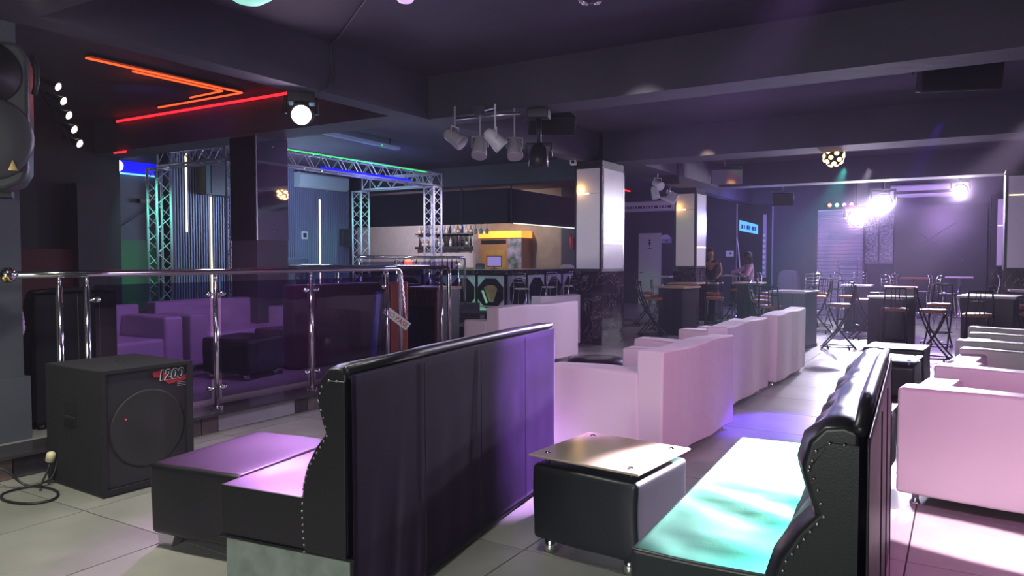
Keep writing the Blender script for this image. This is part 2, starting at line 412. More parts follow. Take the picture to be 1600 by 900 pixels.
# air conditioners
def ac(x, y, z, rz, ln, label, slots=True, m=white_p):
    t = thing('air_conditioner', label, 'air conditioner', (x, y, z), rz, 'wall air conditioners')
    prof = [(0, 0), (-.16, 0), (-.22, .06), (-.23, .30), (-.19, .34), (0, .34)]
    obj('body', PR(prof, 'x', -ln / 2, ln / 2), m, t, bevel=.012)
    if m is white_p: obj('air_outlet', B(((-ln / 2 + .08, -.236, .09), (ln / 2 - .12, -.222, .17))), black_p, t)
    if slots:
        k = 16
        for i in range(k):
            if i % 6 == 5: continue
            xx = -ln / 2 + .12 + i * (ln - .3) / k
            obj('louvre', B(((xx, -.242, .10), (xx + .045, -.236, .16))), m, t)
    return t
ac(-8.66, 22.99, 2.99, 0, 1.75, 'white air conditioner above the toilet door')
ac(-.88, 22.99, 3.12, 0, 1.65, 'white air conditioner high on the right back wall', False)
ac(-12.94, 12.62, 3.08, PI / 2, 1.55, 'greenish lit air conditioner on the slat wall', False, mat('green tinted white plastic', (.55, .66, .62), .4))  # greenish light is put into the plastic colour

# small wall items by the slats
t = thing('wall_socket', 'small white framed wall switch on the slat wall', 'switch', (-12.94, 12.15, 2.0))
obj('frame', B(((0, -.09, -.09), (.02, .09, .09))), white_p, t, bevel=.005); obj('plate', B(((.02, -.05, -.05), (.028, .05, .05))), black_p, t)
t = thing('wall_speaker', 'small black speaker on the wall right of the slats', 'speaker', (-12.6, 13.2, 1.75), R(60))
obj('body', B(((-.16, -.12, 0), (.16, .12, .42))), black_p, t, bevel=.01); obj('grille', B(((-.14, -.128, .02), (.14, -.12, .40))), cab, t)
t = thing('armchair', 'dark padded armchair standing on the stage by the slat wall', 'armchair', (-11.9, 10.8, .5), R(90))
obj('seat', B(((-.4, .1, .1), (.4, .75, .45))), black_l, t, bevel=.05); obj('backrest', B(((-.42, -.1, .1), (.42, .12, .98))), mat('dark teal leatherette', (.03, .06, .08), .4), t, bevel=.05)

# ============================================================ TRUSS
tr = thing('lighting_truss', 'square silver lighting truss frame standing over the stage', 'truss', (-9.74, 7.8, .5))
truss_m = mat('satin truss aluminium', (.62, .60, .68), .42, metal=.35)
def truss_run(name, a, b, parent, s=.13):
    a = Vector(a); b = Vector(b); t = (b - a).normalized()
    up = Vector((0, 0, 1)) if abs(t.z) < .5 else Vector((1, 0, 0))
    u = t.cross(up).normalized(); v = t.cross(u).normalized()
    cs = [u * s * i + v * s * j for i, j in ((1, 1), (1, -1), (-1, -1), (-1, 1))]
    bm = bmesh.new()
    for c in cs: tube(bm, [a + c, b + c], .021, 8)
    for e in (a, b):
        for k in range(4): tube(bm, [e + cs[k] + t * (.01 if e == a else -.01), e + cs[(k + 1) % 4] + t * (.01 if e == a else -.01)], .016, 6)
    o = obj(name, bm, truss_m, parent, smooth=True)
    bm = bmesh.new(); ln = (b - a).length; n = max(2, round(ln / .40)); st_ = ln / n
    for k in range(4):
        c0 = cs[k]; c1 = cs[(k + 1) % 4]
        for i in range(n):
            p = a + t * (i * st_); q = a + t * ((i + .5) * st_); r_ = a + t * ((i + 1) * st_)
            tube(bm, [p + c0, q + c1], .0075, 5); tube(bm, [q + c1, r_ + c0], .0085, 5)
    obj('bracing', bm, truss_m, o)
    return o
LX, RX, Y1, Y2 = -2.06, 0, 0, 5.0
for x, y in ((0, 0), (0, 5.0), (-2.06, 0), (-2.06, 5.0)): 
    truss_run('leg', (x, y, 0.02), (x, y, 2.50), tr)
truss_run('truss_beam', (0, -.15, 2.65), (0, 5.15, 2.65), tr)
truss_run('truss_beam', (-1.9, 5.0, 2.65), (-.16, 5.0, 2.65), tr); truss_run('truss_beam', (-1.9, 0, 2.65), (-.16, 0, 2.65), tr)
for x, y in ((0, 0), (0, 5.0), (-2.06, 0), (-2.06, 5.0)): obj('base_plate', B(((x - .22, y - .22, 0), (x + .22, y + .22, .015))), steel, tr)
tag(obj('glow_strip', B(((-9.60, 8.3, 3.26), (-9.585, 12.4, 3.275))), led_green), 'green light strip along the top of the truss', 'light strip')
tag(obj('glow_strip', B(((-9.60, 9.4, 3.03), (-9.585, 11.9, 3.065))), led_blue), 'blue light strip under the truss', 'light strip')
spot((-10.3, 9.9, 3.45), (-9.74, 12.6, 2.6), 55, 80, (.3, 1, .45), .8)
spot((-9.0, 10.6, 2.6), (-9.74, 11.0, 3.1), 60, 120, (.15, .15, 1), .9)
spot((-11.0, 7.2, 3.3), (-11.8, 7.8, 1.2), 160, 70, (.15, 1, .65), .8)
spot((-8.8, 12.2, 3.4), (-9.74, 12.8, 1.6), 220, 80, (.8, .7, 1), .8)
spot((-10.8, 12.0, 3.4), (-11.8, 12.8, 1.5), 120, 80, (.3, 1, .75), .8)
# ceiling light bars over the stage
t = thing('light_bar', 'long white light bar hanging under the ceiling above the stage', 'light', (-8.63, 8.44, 3.42), R(3.5))
obj('housing', B(((-.05, 0, 0), (.05, 2.05, .05))), mat('pale blue housing', (.35, .42, .6), .3), t)
for y_ in (.2, 1.8): obj('hanger', B(((-.01, y_, .05), (.01, y_ + .02, .18))), black_p, t)
obj('indicator', L([(.012, 0), (.012, .02), (0, .02)], 8, (.06, 1.5, .0)), led_green, t)

tag(obj('dado_panel', B(((-12.99, 7.10, .5), (-12.95, 8.55, 1.80))), mat('green painted panel', (.02, .14, .05), .5)), 'green lower wall panel left of the truss leg', 'wall panel')
t = thing('blue_light_box', 'blue glowing box with a small white lamp high on the wall left of the truss', 'light', (-12.95, 7.45, 3.02))
obj('panel', B(((0, 0, 0), (.03, 1.05, .20))), emis('deep blue panel', (0, 0, 1), 1.0), t)
obj('lamp', L([(.10, 0), (.08, .04), (0, .05)], 16, M=Matrix.Translation((.03, .30, .10)) @ Matrix.Rotation(PI / 2, 4, 'Y')), lamp_w, t, smooth=True)
obj('edge_strip', B(((.0, 0, -.04), (.04, 1.05, -.015))), emis('cyan edge', (.2, .7, 1), 1.2), t)
tag(obj('crossing_line', T(([(-12.96, 7.5, 1.85), (-12.96, 8.6, 2.55)], .008), n=5), steel), 'thin pale diagonal rod on the grey wall left of the truss', 'rod')
t = thing('moving_sensor', 'small black wall device with a red light left of the truss', 'device', (-12.97, 8.25, 2.48)); obj('body', B(((0, -.1, 0), (.08, .1, .08))), black_p, t); obj('red_light', B(((.08, .04, .04), (.09, .07, .07))), led_red, t)

# ============================================================ NEON, RED COVE
t = thing('neon_sign', 'orange red neon double arrow on the ceiling above the stage', 'neon light', (-7.85, 4.4, 3.55))
def zt(*p): return T((p, .011), n=6)
obj('outer_tube', zt((-.02, 0, 0), (.03, 1.93, 0), (-1.72, 1.94, 0)), neon_m, t, smooth=True)
obj('inner_tube', zt((-.13, .58, 0), (-.10, 1.74, 0), (-.78, 1.77, 0)), neon_m, t, smooth=True)
obj('backing', B(((-1.74, 1.92, .012), (.05, 1.97, .035)), ((-.03, 0, .012), (.06, 1.95, .035)), ((-.14, .56, .012), (-.08, 1.76, .035))), black_p, t)
point((-8.3, 5.3, 3.35), 2.5, (1, .12, .04), .2)
tag(obj('glow_strip', B(((-11.0, 6.59, 3.52), (-5.75, 6.60, 3.55))), led_red), 'red light strip along the beam above the stage', 'light strip')
tag(obj('glow_strip', B(((-11.1, 6.60, 3.06), (-10.8, 6.62, 3.08))), led_red), 'short red light strip under the beam on the left', 'light strip')
spot((-8.6, 5.2, 3.2), (-9.4, 6.7, 3.35), 12, 100, (.30, .12, 1), .9)

# ============================================================ RAILINGS
def clamp(par, x, y, z, sg=1):
    M = Matrix.Translation((x, y, z)) @ Matrix.Rotation(R(90) * sg, 4, 'X')
    obj('glass_clamp', L([(.010, 0), (.014, .02), (.024, .03), (.026, .06), (.018, .075), (0, .08)], 10, M=M), chrome, par, smooth=True)
def railing(name, label, path, z, zb, posts, panes, end_down=True, ball=True, local=(0, 0)):
    """path along local +y of the thing from y=0 to length; posts at given y"""
    t = thing(name, label, 'railing', (*local[0], 0), local[1], 'steel and glass railings')
    ln = path
    pts = [(0, 0, z)] + [(0, ln * k / 6, z) for k in range(1, 6)] + [(0, ln - .07, z), (0, ln - .03, z - .012), (0, ln - .008, z - .04), (0, ln, z - .08)]
    if end_down: pts += [(0, ln, z - .4), (0, ln, zb)]
    obj('handrail', T((pts, .026), n=12), chrome, t, smooth=True)
    if ball:
        o = obj('end_fitting', L([(0, -.05), (.03, -.045), (.05, -.02), (.055, .01), (.04, .04), (.028, .05)], 14, M=Matrix.Translation((0, -.03, z)) @ Matrix.Rotation(-PI / 2, 4, 'X')), chrome, t, smooth=True)
        obj('end_cap', L([(.03, 0), (.03, .012), (0, .015)], 12, M=Matrix.Translation((.03, -.05, z - .02)) @ Matrix.Rotation(PI / 2, 4, 'Y')), mat('brass', (.55, .35, .10), .3, metal=1), t, smooth=True)
    for y in posts:
        p = obj('post', T(([(0, y, zb), (0, y, z - .09)], .021), ([(0, y, z - .09), (0, y, z - .02)], .012), n=12), chrome, t, smooth=True)
        obj('foot_flange', L([(.045, zb), (.045, zb + .008), (.026, zb + .014), (.024, zb + .03), (0, zb + .03)], 14, (0, y, 0)), chrome, p, smooth=True)
        for dx, dy in ((.033, .03), (-.033, -.03), (.033, -.03)): obj('bolt', L([(.009, zb), (.009, zb + .028), (0, zb + .03)], 6, (dx, y + dy, 0)), chrome, p)
    for a, b in panes:
        obj('glass_pane', B(((-.005, a + .055, zb + .10), (.005, b - .055, z - .085))), glass_t, t)
        for zz in (z - .19, zb + .185):
            for y, s in ((a, 1), (b, -1)):
                clamp(t, 0, y + s * .018, zz, -s)
    return t
railing('railing', 'long chrome railing with violet glass panes on the platform step', 3.99, 1.345, .172, (.30, .49, 1.57, 2.65, 3.77), ((.49, 1.57), (1.57, 2.65), (2.65, 3.77)), local=((-5.4, 2.5), 0))
railing('railing', 'second chrome railing with a red lit handrail behind the platform gap', 4.0, 1.345, 0.0, (.5, 1.6, 2.7, 3.86), ((.5, 1.6), (1.6, 2.7), (2.7, 3.86)), local=((-9.3, 8.2), R(-101.6)))
railing('railing', 'pale railing along the stage edge in front of the truss', 3.3, 1.49, .5, (.1, 1.1, 2.1, 3.1), ((.1, 1.1), (1.1, 2.1), (2.1, 3.1)), ball=False, local=((-9.05, 9.7), 0))
# NO PASE sign on a chain
sg = thing('warning_sign', 'small white NO PASE sign with red letters hanging on a chain', 'sign', (-5.32, 6.33, .80))
d_ = Vector((.0, 1, -.50)).normalized()
Ms = Matrix.Rotation(R(40), 4, 'Z') @ Matrix.Rotation(R(90), 4, 'X') @ Matrix.Rotation(R(-38), 4, 'Z') @ Matrix.Scale(.85, 4)
obj('board', B(((-.19, -.055, -.003), (.19, .055, .003))), white_p, sg).matrix_local = Ms
o = text('lettering', 'NO PASE', .085, mat('red print', (.65, .04, .03), .5), sg, (0, 0, 0), (0, 0, 0)); o.matrix_local = Ms @ Matrix.Translation((0, -.006, .005))
ch = thing('chain', 'thin steel chain from the railing end down to the warning sign', 'chain', (-5.36, 6.47, 1.27))
a = Vector((0, 0, 0)); b = Vector((.06, .0, -.50)); n = 16
bm = bmesh.new()
for k in range(n):
    p = a.lerp(b, (k + .5) / n); Mk = Matrix.Translation(p) @ Matrix.Rotation(k * PI / 2, 4, 'Z')
    tube(bm, [Mk @ Vector((.008 * math.cos(q * PI / 3), 0, .019 * math.sin(q * PI / 3))) for q in range(6)], .0028, 4, closed=True)
obj('link', bm, chrome, ch, kind='stuff')
# orange panel between the railings
t = thing('folded_screen', 'tall orange red padded panel standing behind the railing end', 'panel', (-5.66, 6.62, .172), R(-52))
obj('panel', B(((-.015, 0, 0), (.015, .20, 1.0))), mat('orange red vinyl', (.55, .10, .05), .5), t, bevel=.01)
obj('top_edge', B(((-.018, 0, 1.0), (.018, .20, 1.012))), mat('dark red edge', (.3, .02, .02), .5), t)
t = thing('folded_screen', 'thin blue violet panel leaning beside the orange panel', 'panel', (-5.80, 6.42, .172), 0, rot=(R(-9), 0, R(10)))
obj('panel', B(((-.012, 0, 0), (.012, .10, .92))), mat('blue violet vinyl', (.08, .08, .5), .4), t)

# ============================================================ DJ BOOTH
dj = thing('dj_booth', 'slatted booth with a navy front panel beyond the second railing', 'booth', (-8.38, 8.12, 0))
W_ = 2.27
obj('body', B(((0, .05, 0), (W_, .52, 1.03))), black_p, dj)
obj('top', B(((-.02, -.02, 1.03), (W_ + .02, .55, 1.065))), wood_o, dj)
bm = bmesh.new(); x_ = 0
while x_ < W_ - .02:
    box(bm, (x_, 0, (.80 if x_ > .95 else .05)), (x_ + .028, .05, 1.03)); x_ += .052
obj('slat', bm, mat('brown slat', (.26, .17, .12), .5, var=.2, scale=9), dj, kind='stuff')
obj('front_panel', B(((1.0, .03, .12), (1.95, .05, .79))), mat('navy gloss board', (.03, .04, .12), .25), dj)
obj('corner_post', B(((W_ - .04, -.01, 0), (W_, .04, 1.03))), wood_o, dj)
tag(obj('cloth', B(((-8.3, 8.2, 1.066), (-6.7, 8.55, 1.10))), velvet_red, bevel=.015), 'dark red cloth folded on the slatted booth', 'cloth')

# ============================================================ BAR
bar = thing('bar_counter', 'corner bar counter with black octagon panels on its front', 'bar', (-9.6, 15.6, 0))
front_m = mat('pale grey bar front', (.60, .57, .64), .4)
obj('body', B(((-5.2, .03, 0), (-.03, .60, 1.06)), ((-.60, .6, 0), (-.03, 4.1, 1.06))), black_p, bar)
obj('counter_top', B(((-5.2, -.10, 1.06), (.10, .7, 1.18)), ((-.7, .7, 1.06), (.10, 4.15, 1.18))), marb, bar)
obj('top_surface', B(((-5.2, -.11, 1.18), (.11, .7, 1.197)), ((-.7, .7, 1.18), (.11, 4.15, 1.197))), mat('cream counter surface', (.5, .42, .33), .3), bar)
def octa(r): return [(r * math.cos(PI / 8 + k * PI / 4), .60 + r * math.sin(PI / 8 + k * PI / 4)) for k in range(8)]
for k in range(6):
    xc = -.46 - k * .86
    p = obj('front_panel', B(((xc - .39, -.01, .10), (xc + .39, .03, 1.04))), front_m, bar)
    obj('octagon', PR([(x + xc, z) for x, z in octa(.40)], 'y', -.04, -.01), gloss_b, p)
    if k == 0:
        obj('fan_reflection', PR([(xc - .02, .38), (xc + .1, .38), (xc + .22, .72), (xc + .12, .80), (xc - .06, .80), (xc - .18, .74)], 'y', -.055, -.04), wood_o, p)  # orange reflection in the gloss octagon, built as a solid shape
        obj('stick_reflection', PR([(xc - .26, .66), (xc - .2, .68), (xc - .06, .36), (xc - .12, .34)], 'y', -.055, -.04), white_p, p)  # white streak of the same reflection, built solid too
    obj('divider', B(((xc + .40, -.03, 0), (xc + .46, .03, 1.06))), gloss_b, bar)
for k in range(4):
    yc = .50 + k * .98
    p = obj('front_panel', B(((-.03, yc - .42, .10), (.01, yc + .42, 1.04))), front_m, bar)
    obj('octagon', PR([(y + yc, z) for y, z in octa(.40)], 'x', .01, .04), gloss_b, p)
    obj('divider', B(((-.03, yc + .43, 0), (.03, yc + .49, 1.06))), gloss_b, bar)
obj('foot_rail', T(([(-5.0, -.2, .28), (.22, -.2, .28), (.22, 4.0, .28)], .022), n=8), steel, bar, smooth=True)
spot((-10.4, 14.9, .12), (-10.6, 15.7, .5), 9, 120, (.2, 1, .25), .9)
# canopy
cp = thing('bar_canopy', 'black cloth canopy hanging over the bar', 'canopy', (-9.5, 15.5, 2.35))
obj('front_cloth', B(((-5.4, -.02, 0), (0, .02, .83))), cloth_b, cp); obj('side_cloth', B(((-.02, .02, 0), (.02, 4.2, .83))), cloth_b, cp)
obj('hem', B(((-5.4, -.035, -.02), (.03, .03, .07)), ((-.03, .03, -.02), (.035, 4.2, .07))), cloth_b, cp)
obj('post', T(([(-1.35, -.05, -.05), (-1.35, -.05, 1.2)], .02), n=8), black_p, cp); obj('post', T(([(.05, .06, -.02), (.05, .06, 1.2)], .02), n=8), black_p, cp)
obj('led_edge', T(([(.06, .15, -.02), (.06, 4.15, -.02)], .014), n=6), emis('cool white led', (.85, .9, .8), 1.2), cp)
for x0, y0, x1, y1, s in ((-13.5, 16.6, -10.2, 16.63, 'red light strip along the ceiling above the bar canopy'), (-9.0, 17.8, -8.97, 22.0, 'red light strip right of the bar canopy')):
    tag(obj('glow_strip', B(((x0, y0, 3.57), (x1, y1, 3.6))), led_red), s, 'light strip')
point((-11.0, 16.4, 3.42), 1.6, (1, .03, .03), .05); point((-9.0, 19.5, 3.42), 2.5, (1, .03, .03), .05)
spot((-11.6, 18.0, 2.9), (-12.0, 20, 1.9), 130, 140, (1, .90, .82), .8)
spot((-15.2, 17.6, 2.9), (-15.6, 20.2, 1.8), 260, 140, (.95, .85, .95), .8)
# shelves and bottles
def bottle(kind, mt, cap):
    t = thing('bottle', '', 'bottle'); 
    s = {'tall': [(.0, 0), (.038, 0), (.04, .02), (.04, .19), (.016, .25), (.014, .31), (0, .31)], 'squat': [(0, 0), (.05, 0), (.055, .02), (.055, .13), (.02, .18), (.018, .24), (0, .24)], 'slim': [(0, 0), (.03, 0), (.032, .02), (.028, .2), (.013, .25), (.013, .34), (0, .34)]}[kind]
    obj('body', L(s, 12), mt, t, smooth=True)
    zt_ = s[-1][1]; obj('cap', L([(.017, zt_ - .04), (.018, zt_ + .005), (0, zt_ + .008)], 8), cap, t, smooth=True)
    lz = s[3][1]; r = s[3][0] + .002
    obj('paper_label', L([(r, lz * .3), (r, lz * .8)], 12), paper if kind != 'slim' else black_p, t, smooth=True)
    return t
bms = [('tall', mat('dark green bottle glass', (.02, .06, .03), .08), mat('gold cap', (.6, .4, .1), .3, metal=1), 'dark green bottle'),
       ('squat', mat('amber liquor', (.45, .18, .04), .08), black_p, 'squat amber bottle'),
       ('slim', mat('blue bottle glass', (.02, .05, .35), .08), white_p, 'slim blue bottle'),
       ('tall', mat('clear spirit glass', (.55, .58, .62), .06), mat('red cap', (.5, .03, .03), .4), 'clear glass bottle with a red cap'),
       ('slim', mat('black bottle glass', (.015, .012, .02), .08), mat('silver cap', (.6, .6, .6), .3, metal=1), 'slim black bottle'),
       ('squat', mat('cream carton', (.7, .62, .5), .6), white_p, 'cream coloured squat bottle')]
protos = []; ordn = {}; ORD = 'first second third fourth fifth sixth seventh eighth ninth tenth eleventh twelfth thirteenth fourteenth fifteenth sixteenth'.split()
for kd, mm_, cp_, lb in bms: protos.append([bottle(kd, mm_, cp_), lb, False])
def put_bottle(i, x, y, z, where, group):
    p = protos[i]; lab = p[1] + ' ' + where
    if not p[2]:
        p[2] = True; o = p[0]; o.location = (x, y, z); o['label'] = lab; o['group'] = group
    else: o = dup(p[0], (x, y, z), 0, lab, group)
    n_ = ordn.get(where, 0); ordn[where] = n_ + 1; o['label'] = '%s, %s from the left %s' % (p[1], ORD[n_], where)
    return o
sh = thing('bar_shelf', 'black upper bottle shelf on the wall behind the bar', 'shelf', (-15.95, 19.95, 2.27))
obj('board', B(((0, 0, 0), (2.35, .24, .035))), black_p, sh); obj('back_board', B(((.75, .235, -.39), (2.05, .25, 0))), black_p, sh)
sh = thing('bar_shelf', 'black lower bottle shelf on the wall behind the bar', 'shelf', (-15.95, 19.95, 1.84))
obj('board', B(((0, 0, 0), (2.35, .24, .035))), black_p, sh); obj('scalloped_trim', B(*[((.0 + k * .12, -.01, -.06 + .02 * (k % 2)), (.12 + k * .12, .0, .035)) for k in range(17)]), black_p, sh)
bc = thing('back_counter', 'dark back counter along the wall behind the bar', 'counter', (-16.9, 19.55, 0))
obj('cabinet', B(((0, 0, 0), (3.3, .6, 1.1))), black_p, bc); obj('top', B(((-.02, -.02, 1.1), (3.32, .62, 1.14))), marb, bc)
for k in range(14): put_bottle((5, 1, 2, 3, 1, 5, 2, 5, 4, 3, 1, 2, 5, 1)[k], -15.85 + k * .163, 20.08, 2.305, 'on the upper bar shelf', 'bottles on the upper shelf')
for k in range(14): put_bottle((4, 1, 1, 5, 4, 3, 5, 4, 3, 4, 4, 4, 0, 4)[k], -15.85 + k * .163, 20.08, 1.875, 'on the lower bar shelf', 'bottles on the lower shelf')
for k in range(16): put_bottle((0, 0, 4, 3, 3, 0, 5, 3, 4, 0, 3, 4, 4, 4, 0, 3)[k], -16.7 + k * .185, 19.8, 1.14, 'on the back bar counter', 'bottles on the back counter')
# hanging wine glasses
gl = thing('wine_glass', 'left one of three stemmed glasses hanging upside down under the canopy', 'glass', (-10.62, 15.75, 2.35), 0, 'hanging wine glasses')
obj('bowl', L([(.006, -.11), (.04, -.15), (.048, -.20), (.038, -.26)], 14), mat('frosty glass', (.7, .7, .72), .1), gl, smooth=True)
obj('stem', L([(.035, 0), (.033, -.006), (.006, -.012), (.006, -.11)], 12), mat('frosty glass', (.7, .7, .72), .1), gl, smooth=True)
for i, x_ in enumerate((-10.46, -10.28)): dup(gl, (x_, 15.75, 2.35), 0, ('middle', 'right')[i] + ' one of three stemmed glasses hanging upside down under the canopy')
obj('rack_bar', B(((-1.2, .1, 0), (-.6, .35, .03))), black_p, cp)
# fridge, screen and oddments behind the bar
t = thing('drinks_fridge', 'drinks fridge with a yellow header against the taupe wall', 'fridge', (-12.85, 19.3, 0))
obj('body', B(((0, 0, 0), (1.5, .6, 2.1))), mat('copper brown cabinet', (.40, .20, .10), .4), t, bevel=.01)
obj('header', B(((-.02, -.06, 2.1), (1.52, .6, 2.31))), emis('yellow orange lightbox', (1, .52, .06), .9), t)
obj('vent', B(((.05, -.012, 1.92), (.95, 0, 2.04))), black_p, t)
obj('door', B(((.12, -.02, 1.0), (.92, 0, 1.72))), mat('yellow green print', (.38, .33, .10), .4, col2=(.5, .2, .06), scale=3), t)
obj('printed_panel', B(((1.0, -.02, .9), (1.5, 0, 2.08))), mat('violet and green print', (.40, .32, .52), .4, col2=(.05, .12, .08), scale=5), t)
t = thing('monitor', 'flat monitor with a violet screen on the bar counter', 'monitor', (-10.25, 16.05, 1.197), R(20))
obj('stand', B(((-.08, -.06, 0), (.08, .06, .015)), ((-.015, -.01, .015), (.015, .01, .1))), black_p, t); obj('frame', B(((-.2, -.015, .06), (.2, .015, .34))), black_p, t, bevel=.005)
obj('screen', B(((-.18, -.018, .08), (.18, -.015, .32))), emis('violet screen', (.35, .25, .65), .6), t)
t = thing('receipt_printer', 'small grey blue till printer left of the monitor', 'printer', (-10.62, 15.95, 1.197), R(15))
obj('body', PR([(-.09, 0), (.09, 0), (.09, .14), (-.03, .14), (-.09, .08)], 'x', -.1, .1), mat('slate plastic', (.16, .18, .24), .5), t, bevel=.008); obj('paper_slot', B(((-.07, -.02, .141), (.07, .0, .146))), black_p, t)
tag(obj('sponge', B(((-10.98, 15.62, 1.198), (-10.72, 15.8, 1.235))), mat('yellow foam', (.75, .65, .2), .8), bevel=.012), 'flat yellow pad on the bar counter', 'pad')
bm = bmesh.new(); bmesh.ops.create_icosphere(bm, subdivisions=3, radius=.2)
for v in bm.verts:
    v.co.z = max(-.02, v.co.z * .38 + .015 * math.sin(v.co.x * 60) + .015 * math.cos(v.co.y * 47)); v.co.x *= 1.0 + .1 * math.sin(v.co.y * 20)
o = obj('cloth', bm, mat('pale cloth', (.72, .78, .76), .9), smooth=True); o.location = (-9.72, 19.1, 1.218); tag(o, 'crumpled white cloth at the far end of the bar', 'cloth')
t = thing('fire_extinguisher', 'red fire extinguisher on the navy wall behind the bar', 'fire extinguisher', (-9.95, 19.85, 1.75))
obj('cylinder', L([(0, 0), (.06, 0), (.065, .03), (.065, .33), (.03, .39), (0, .4)], 14), mat('red enamel', (.5, .02, .04), .3), t, smooth=True); obj('valve', L([(.02, .39), (.02, .45), (0, .45)], 8), black_p, t)
t = thing('decor_lamp', 'glowing red decorative light behind the bar rail', 'lamp', (-16.05, 19.72, 1.14))
obj('bulb', L([(0, 0), (.12, .05), (.16, .16), (.1, .28), (0, .32)], 16), emis('coral glow', (1, .22, .12), 1.6), t, smooth=True); obj('base', L([(.08, 0), (.08, .03), (0, .03)], 12), black_p, t)

# ============================================================ SOFAS
def rnd(poly, k=3):
    """round polygon corners a little (Chaikin)"""
    for _ in range(k):
        q = []
        for i in range(len(poly)):
            a = Vector(poly[i]); b = Vector(poly[(i + 1) % len(poly)]); q += [tuple(a.lerp(b, .25)), tuple(a.lerp(b, .75))]
        poly = q
    return poly
def sofa(label, loc, rz, ln, depth, m, back_h, arm_h=.65, seat_h=.43, left=True, right=True, group=None, arm_w=.22, name='sofa', back_t=.20, cover=False):
    """length along +x from 0, back face at y=0, seat towards +y"""
    t = thing(name, label, 'sofa', loc, rz, group)
    b = .035
    def soft(nm, a, c, bev=b):
        bm = B((a, c)); 
        bmesh.ops.subdivide_edges(bm, edges=bm.edges[:], cuts=7, use_grid_fill=True)
        rr = random.Random(nm + label)
        ph = [rr.uniform(0, 6) for _ in range(6)]
        for v in bm.verts:
            fx = (v.co.x - a[0]) / (c[0] - a[0]); fz = (v.co.z - a[2]) / (c[2] - a[2]); fy = (v.co.y - a[1]) / (c[1] - a[1])
            q = .006 if not cover else .011
            v.co.y += q * math.sin(9 * v.co.x + ph[0]) * (1.3 - fz) * (1 if fy < .01 else .3)
            v.co.x += q * .7 * math.sin(11 * v.co.y + ph[1]) * (1.2 - fz)
            v.co.z += q * .8 * math.sin(6 * v.co.x + 5 * v.co.y + ph[2]) if fz > .99 else 0
        return obj(nm, bm, m, t, bevel=bev, seg=3)
    x0 = arm_w if left else 0; x1 = ln - arm_w if right else ln
    z0 = .07 if not cover else .05
    soft('backrest', (0, 0, z0), (ln, back_t, back_h))
    soft('seat', (x0, back_t - .02, z0), (x1, depth, seat_h))
    if left: soft('arm', (0, back_t - .01, z0), (arm_w, depth, arm_h), .045)
    if right: soft('arm', (ln - arm_w, back_t - .01, z0), (ln, depth, arm_h), .045)
    for x in (.09, ln - .09):
        for y in (.08, depth - .09):
            obj('leg', L([(.028, 0), (.03, .008), (.018, .03), (.02, .09), (0, .09)], 12, (x, y, 0)), chrome, t, smooth=True)
    return t
W1 = 'white leatherette sofas backing onto the aisle'
# rz so that +x of the sofa runs along the world +Y and the seat points to -X : rz = 90deg
def along(lab, p0, p1, depth, m, bh, **k):
    d = Vector(p1) - Vector(p0)
    return sofa(lab, (*p0, k.pop('z', 0)), math.atan2(d.y, d.x), d.length, depth, m, bh, **k)
along('white covered sofa nearest the glass topped ottoman', (-1.73, 4.86), (-1.655, 6.40), .95, white_c, .81, arm_h=.66, group=W1, cover=True)
along('white sofa behind the nearest one in the aisle row', (-1.86, 6.95), (-1.80, 8.38), .95, white_c, .82, group=W1, cover=True)
along('farthest white sofa of the aisle row', (-1.76, 8.72), (-1.72, 10.22), .95, white_c, .82, group=W1, cover=True)
W2 = 'pale sofas by the marble column'
along('pale grey sofa back standing left of the marble column, front one', (-5.0, 7.92), (-4.76, 9.72), .60, white_l, .84, group=W2, cover=True)
along('pale grey sofa tucked behind another one beside the marble column', (-5.62, 10.15), (-5.42, 11.15), .80, white_l, .86, group=W2, cover=True)
W3 = 'pink lit white sofas on the right'
def across(lab, p0, ln, depth, bh, ang=-8, **k):
    return sofa(lab, (*p0, 0), R(ang), ln, depth, white_l, bh, group=W3, **k)
across('large pink lit white sofa back, nearest on the right', (-.31, 4.90), 1.9, .85, .70)
across('second white sofa back on the right, behind the nearest one', (-.155, 5.98), 1.9, .80, .70)
across('third white sofa back on the right', (-.04, 7.98), 1.9, .85, .70)
across('farthest white sofa back on the right', (.07, 9.62), 1.9, .75, .70)
def facing(lab, p0, ln, depth, bh, ang=-8):
    # faces the camera: rotated 180, so place by its far corner
    d = Vector((math.cos(R(ang)), math.sin(R(ang)))); q = Vector((-d.y, d.x)) * depth
    e = Vector(p0) + d * ln + q
    return sofa(lab, (e.x, e.y, 0), R(180 + ang), ln, depth, white_l, bh, arm_h=.62, group=W3)
facing('white sofa with its arm towards the camera, between the second and third backs', (-.09, 7.08), 1.8, .78, .66)
facing('white sofa with its arm towards the camera, between the third and farthest backs', (.02, 8.95), 1.8, .55, .66)

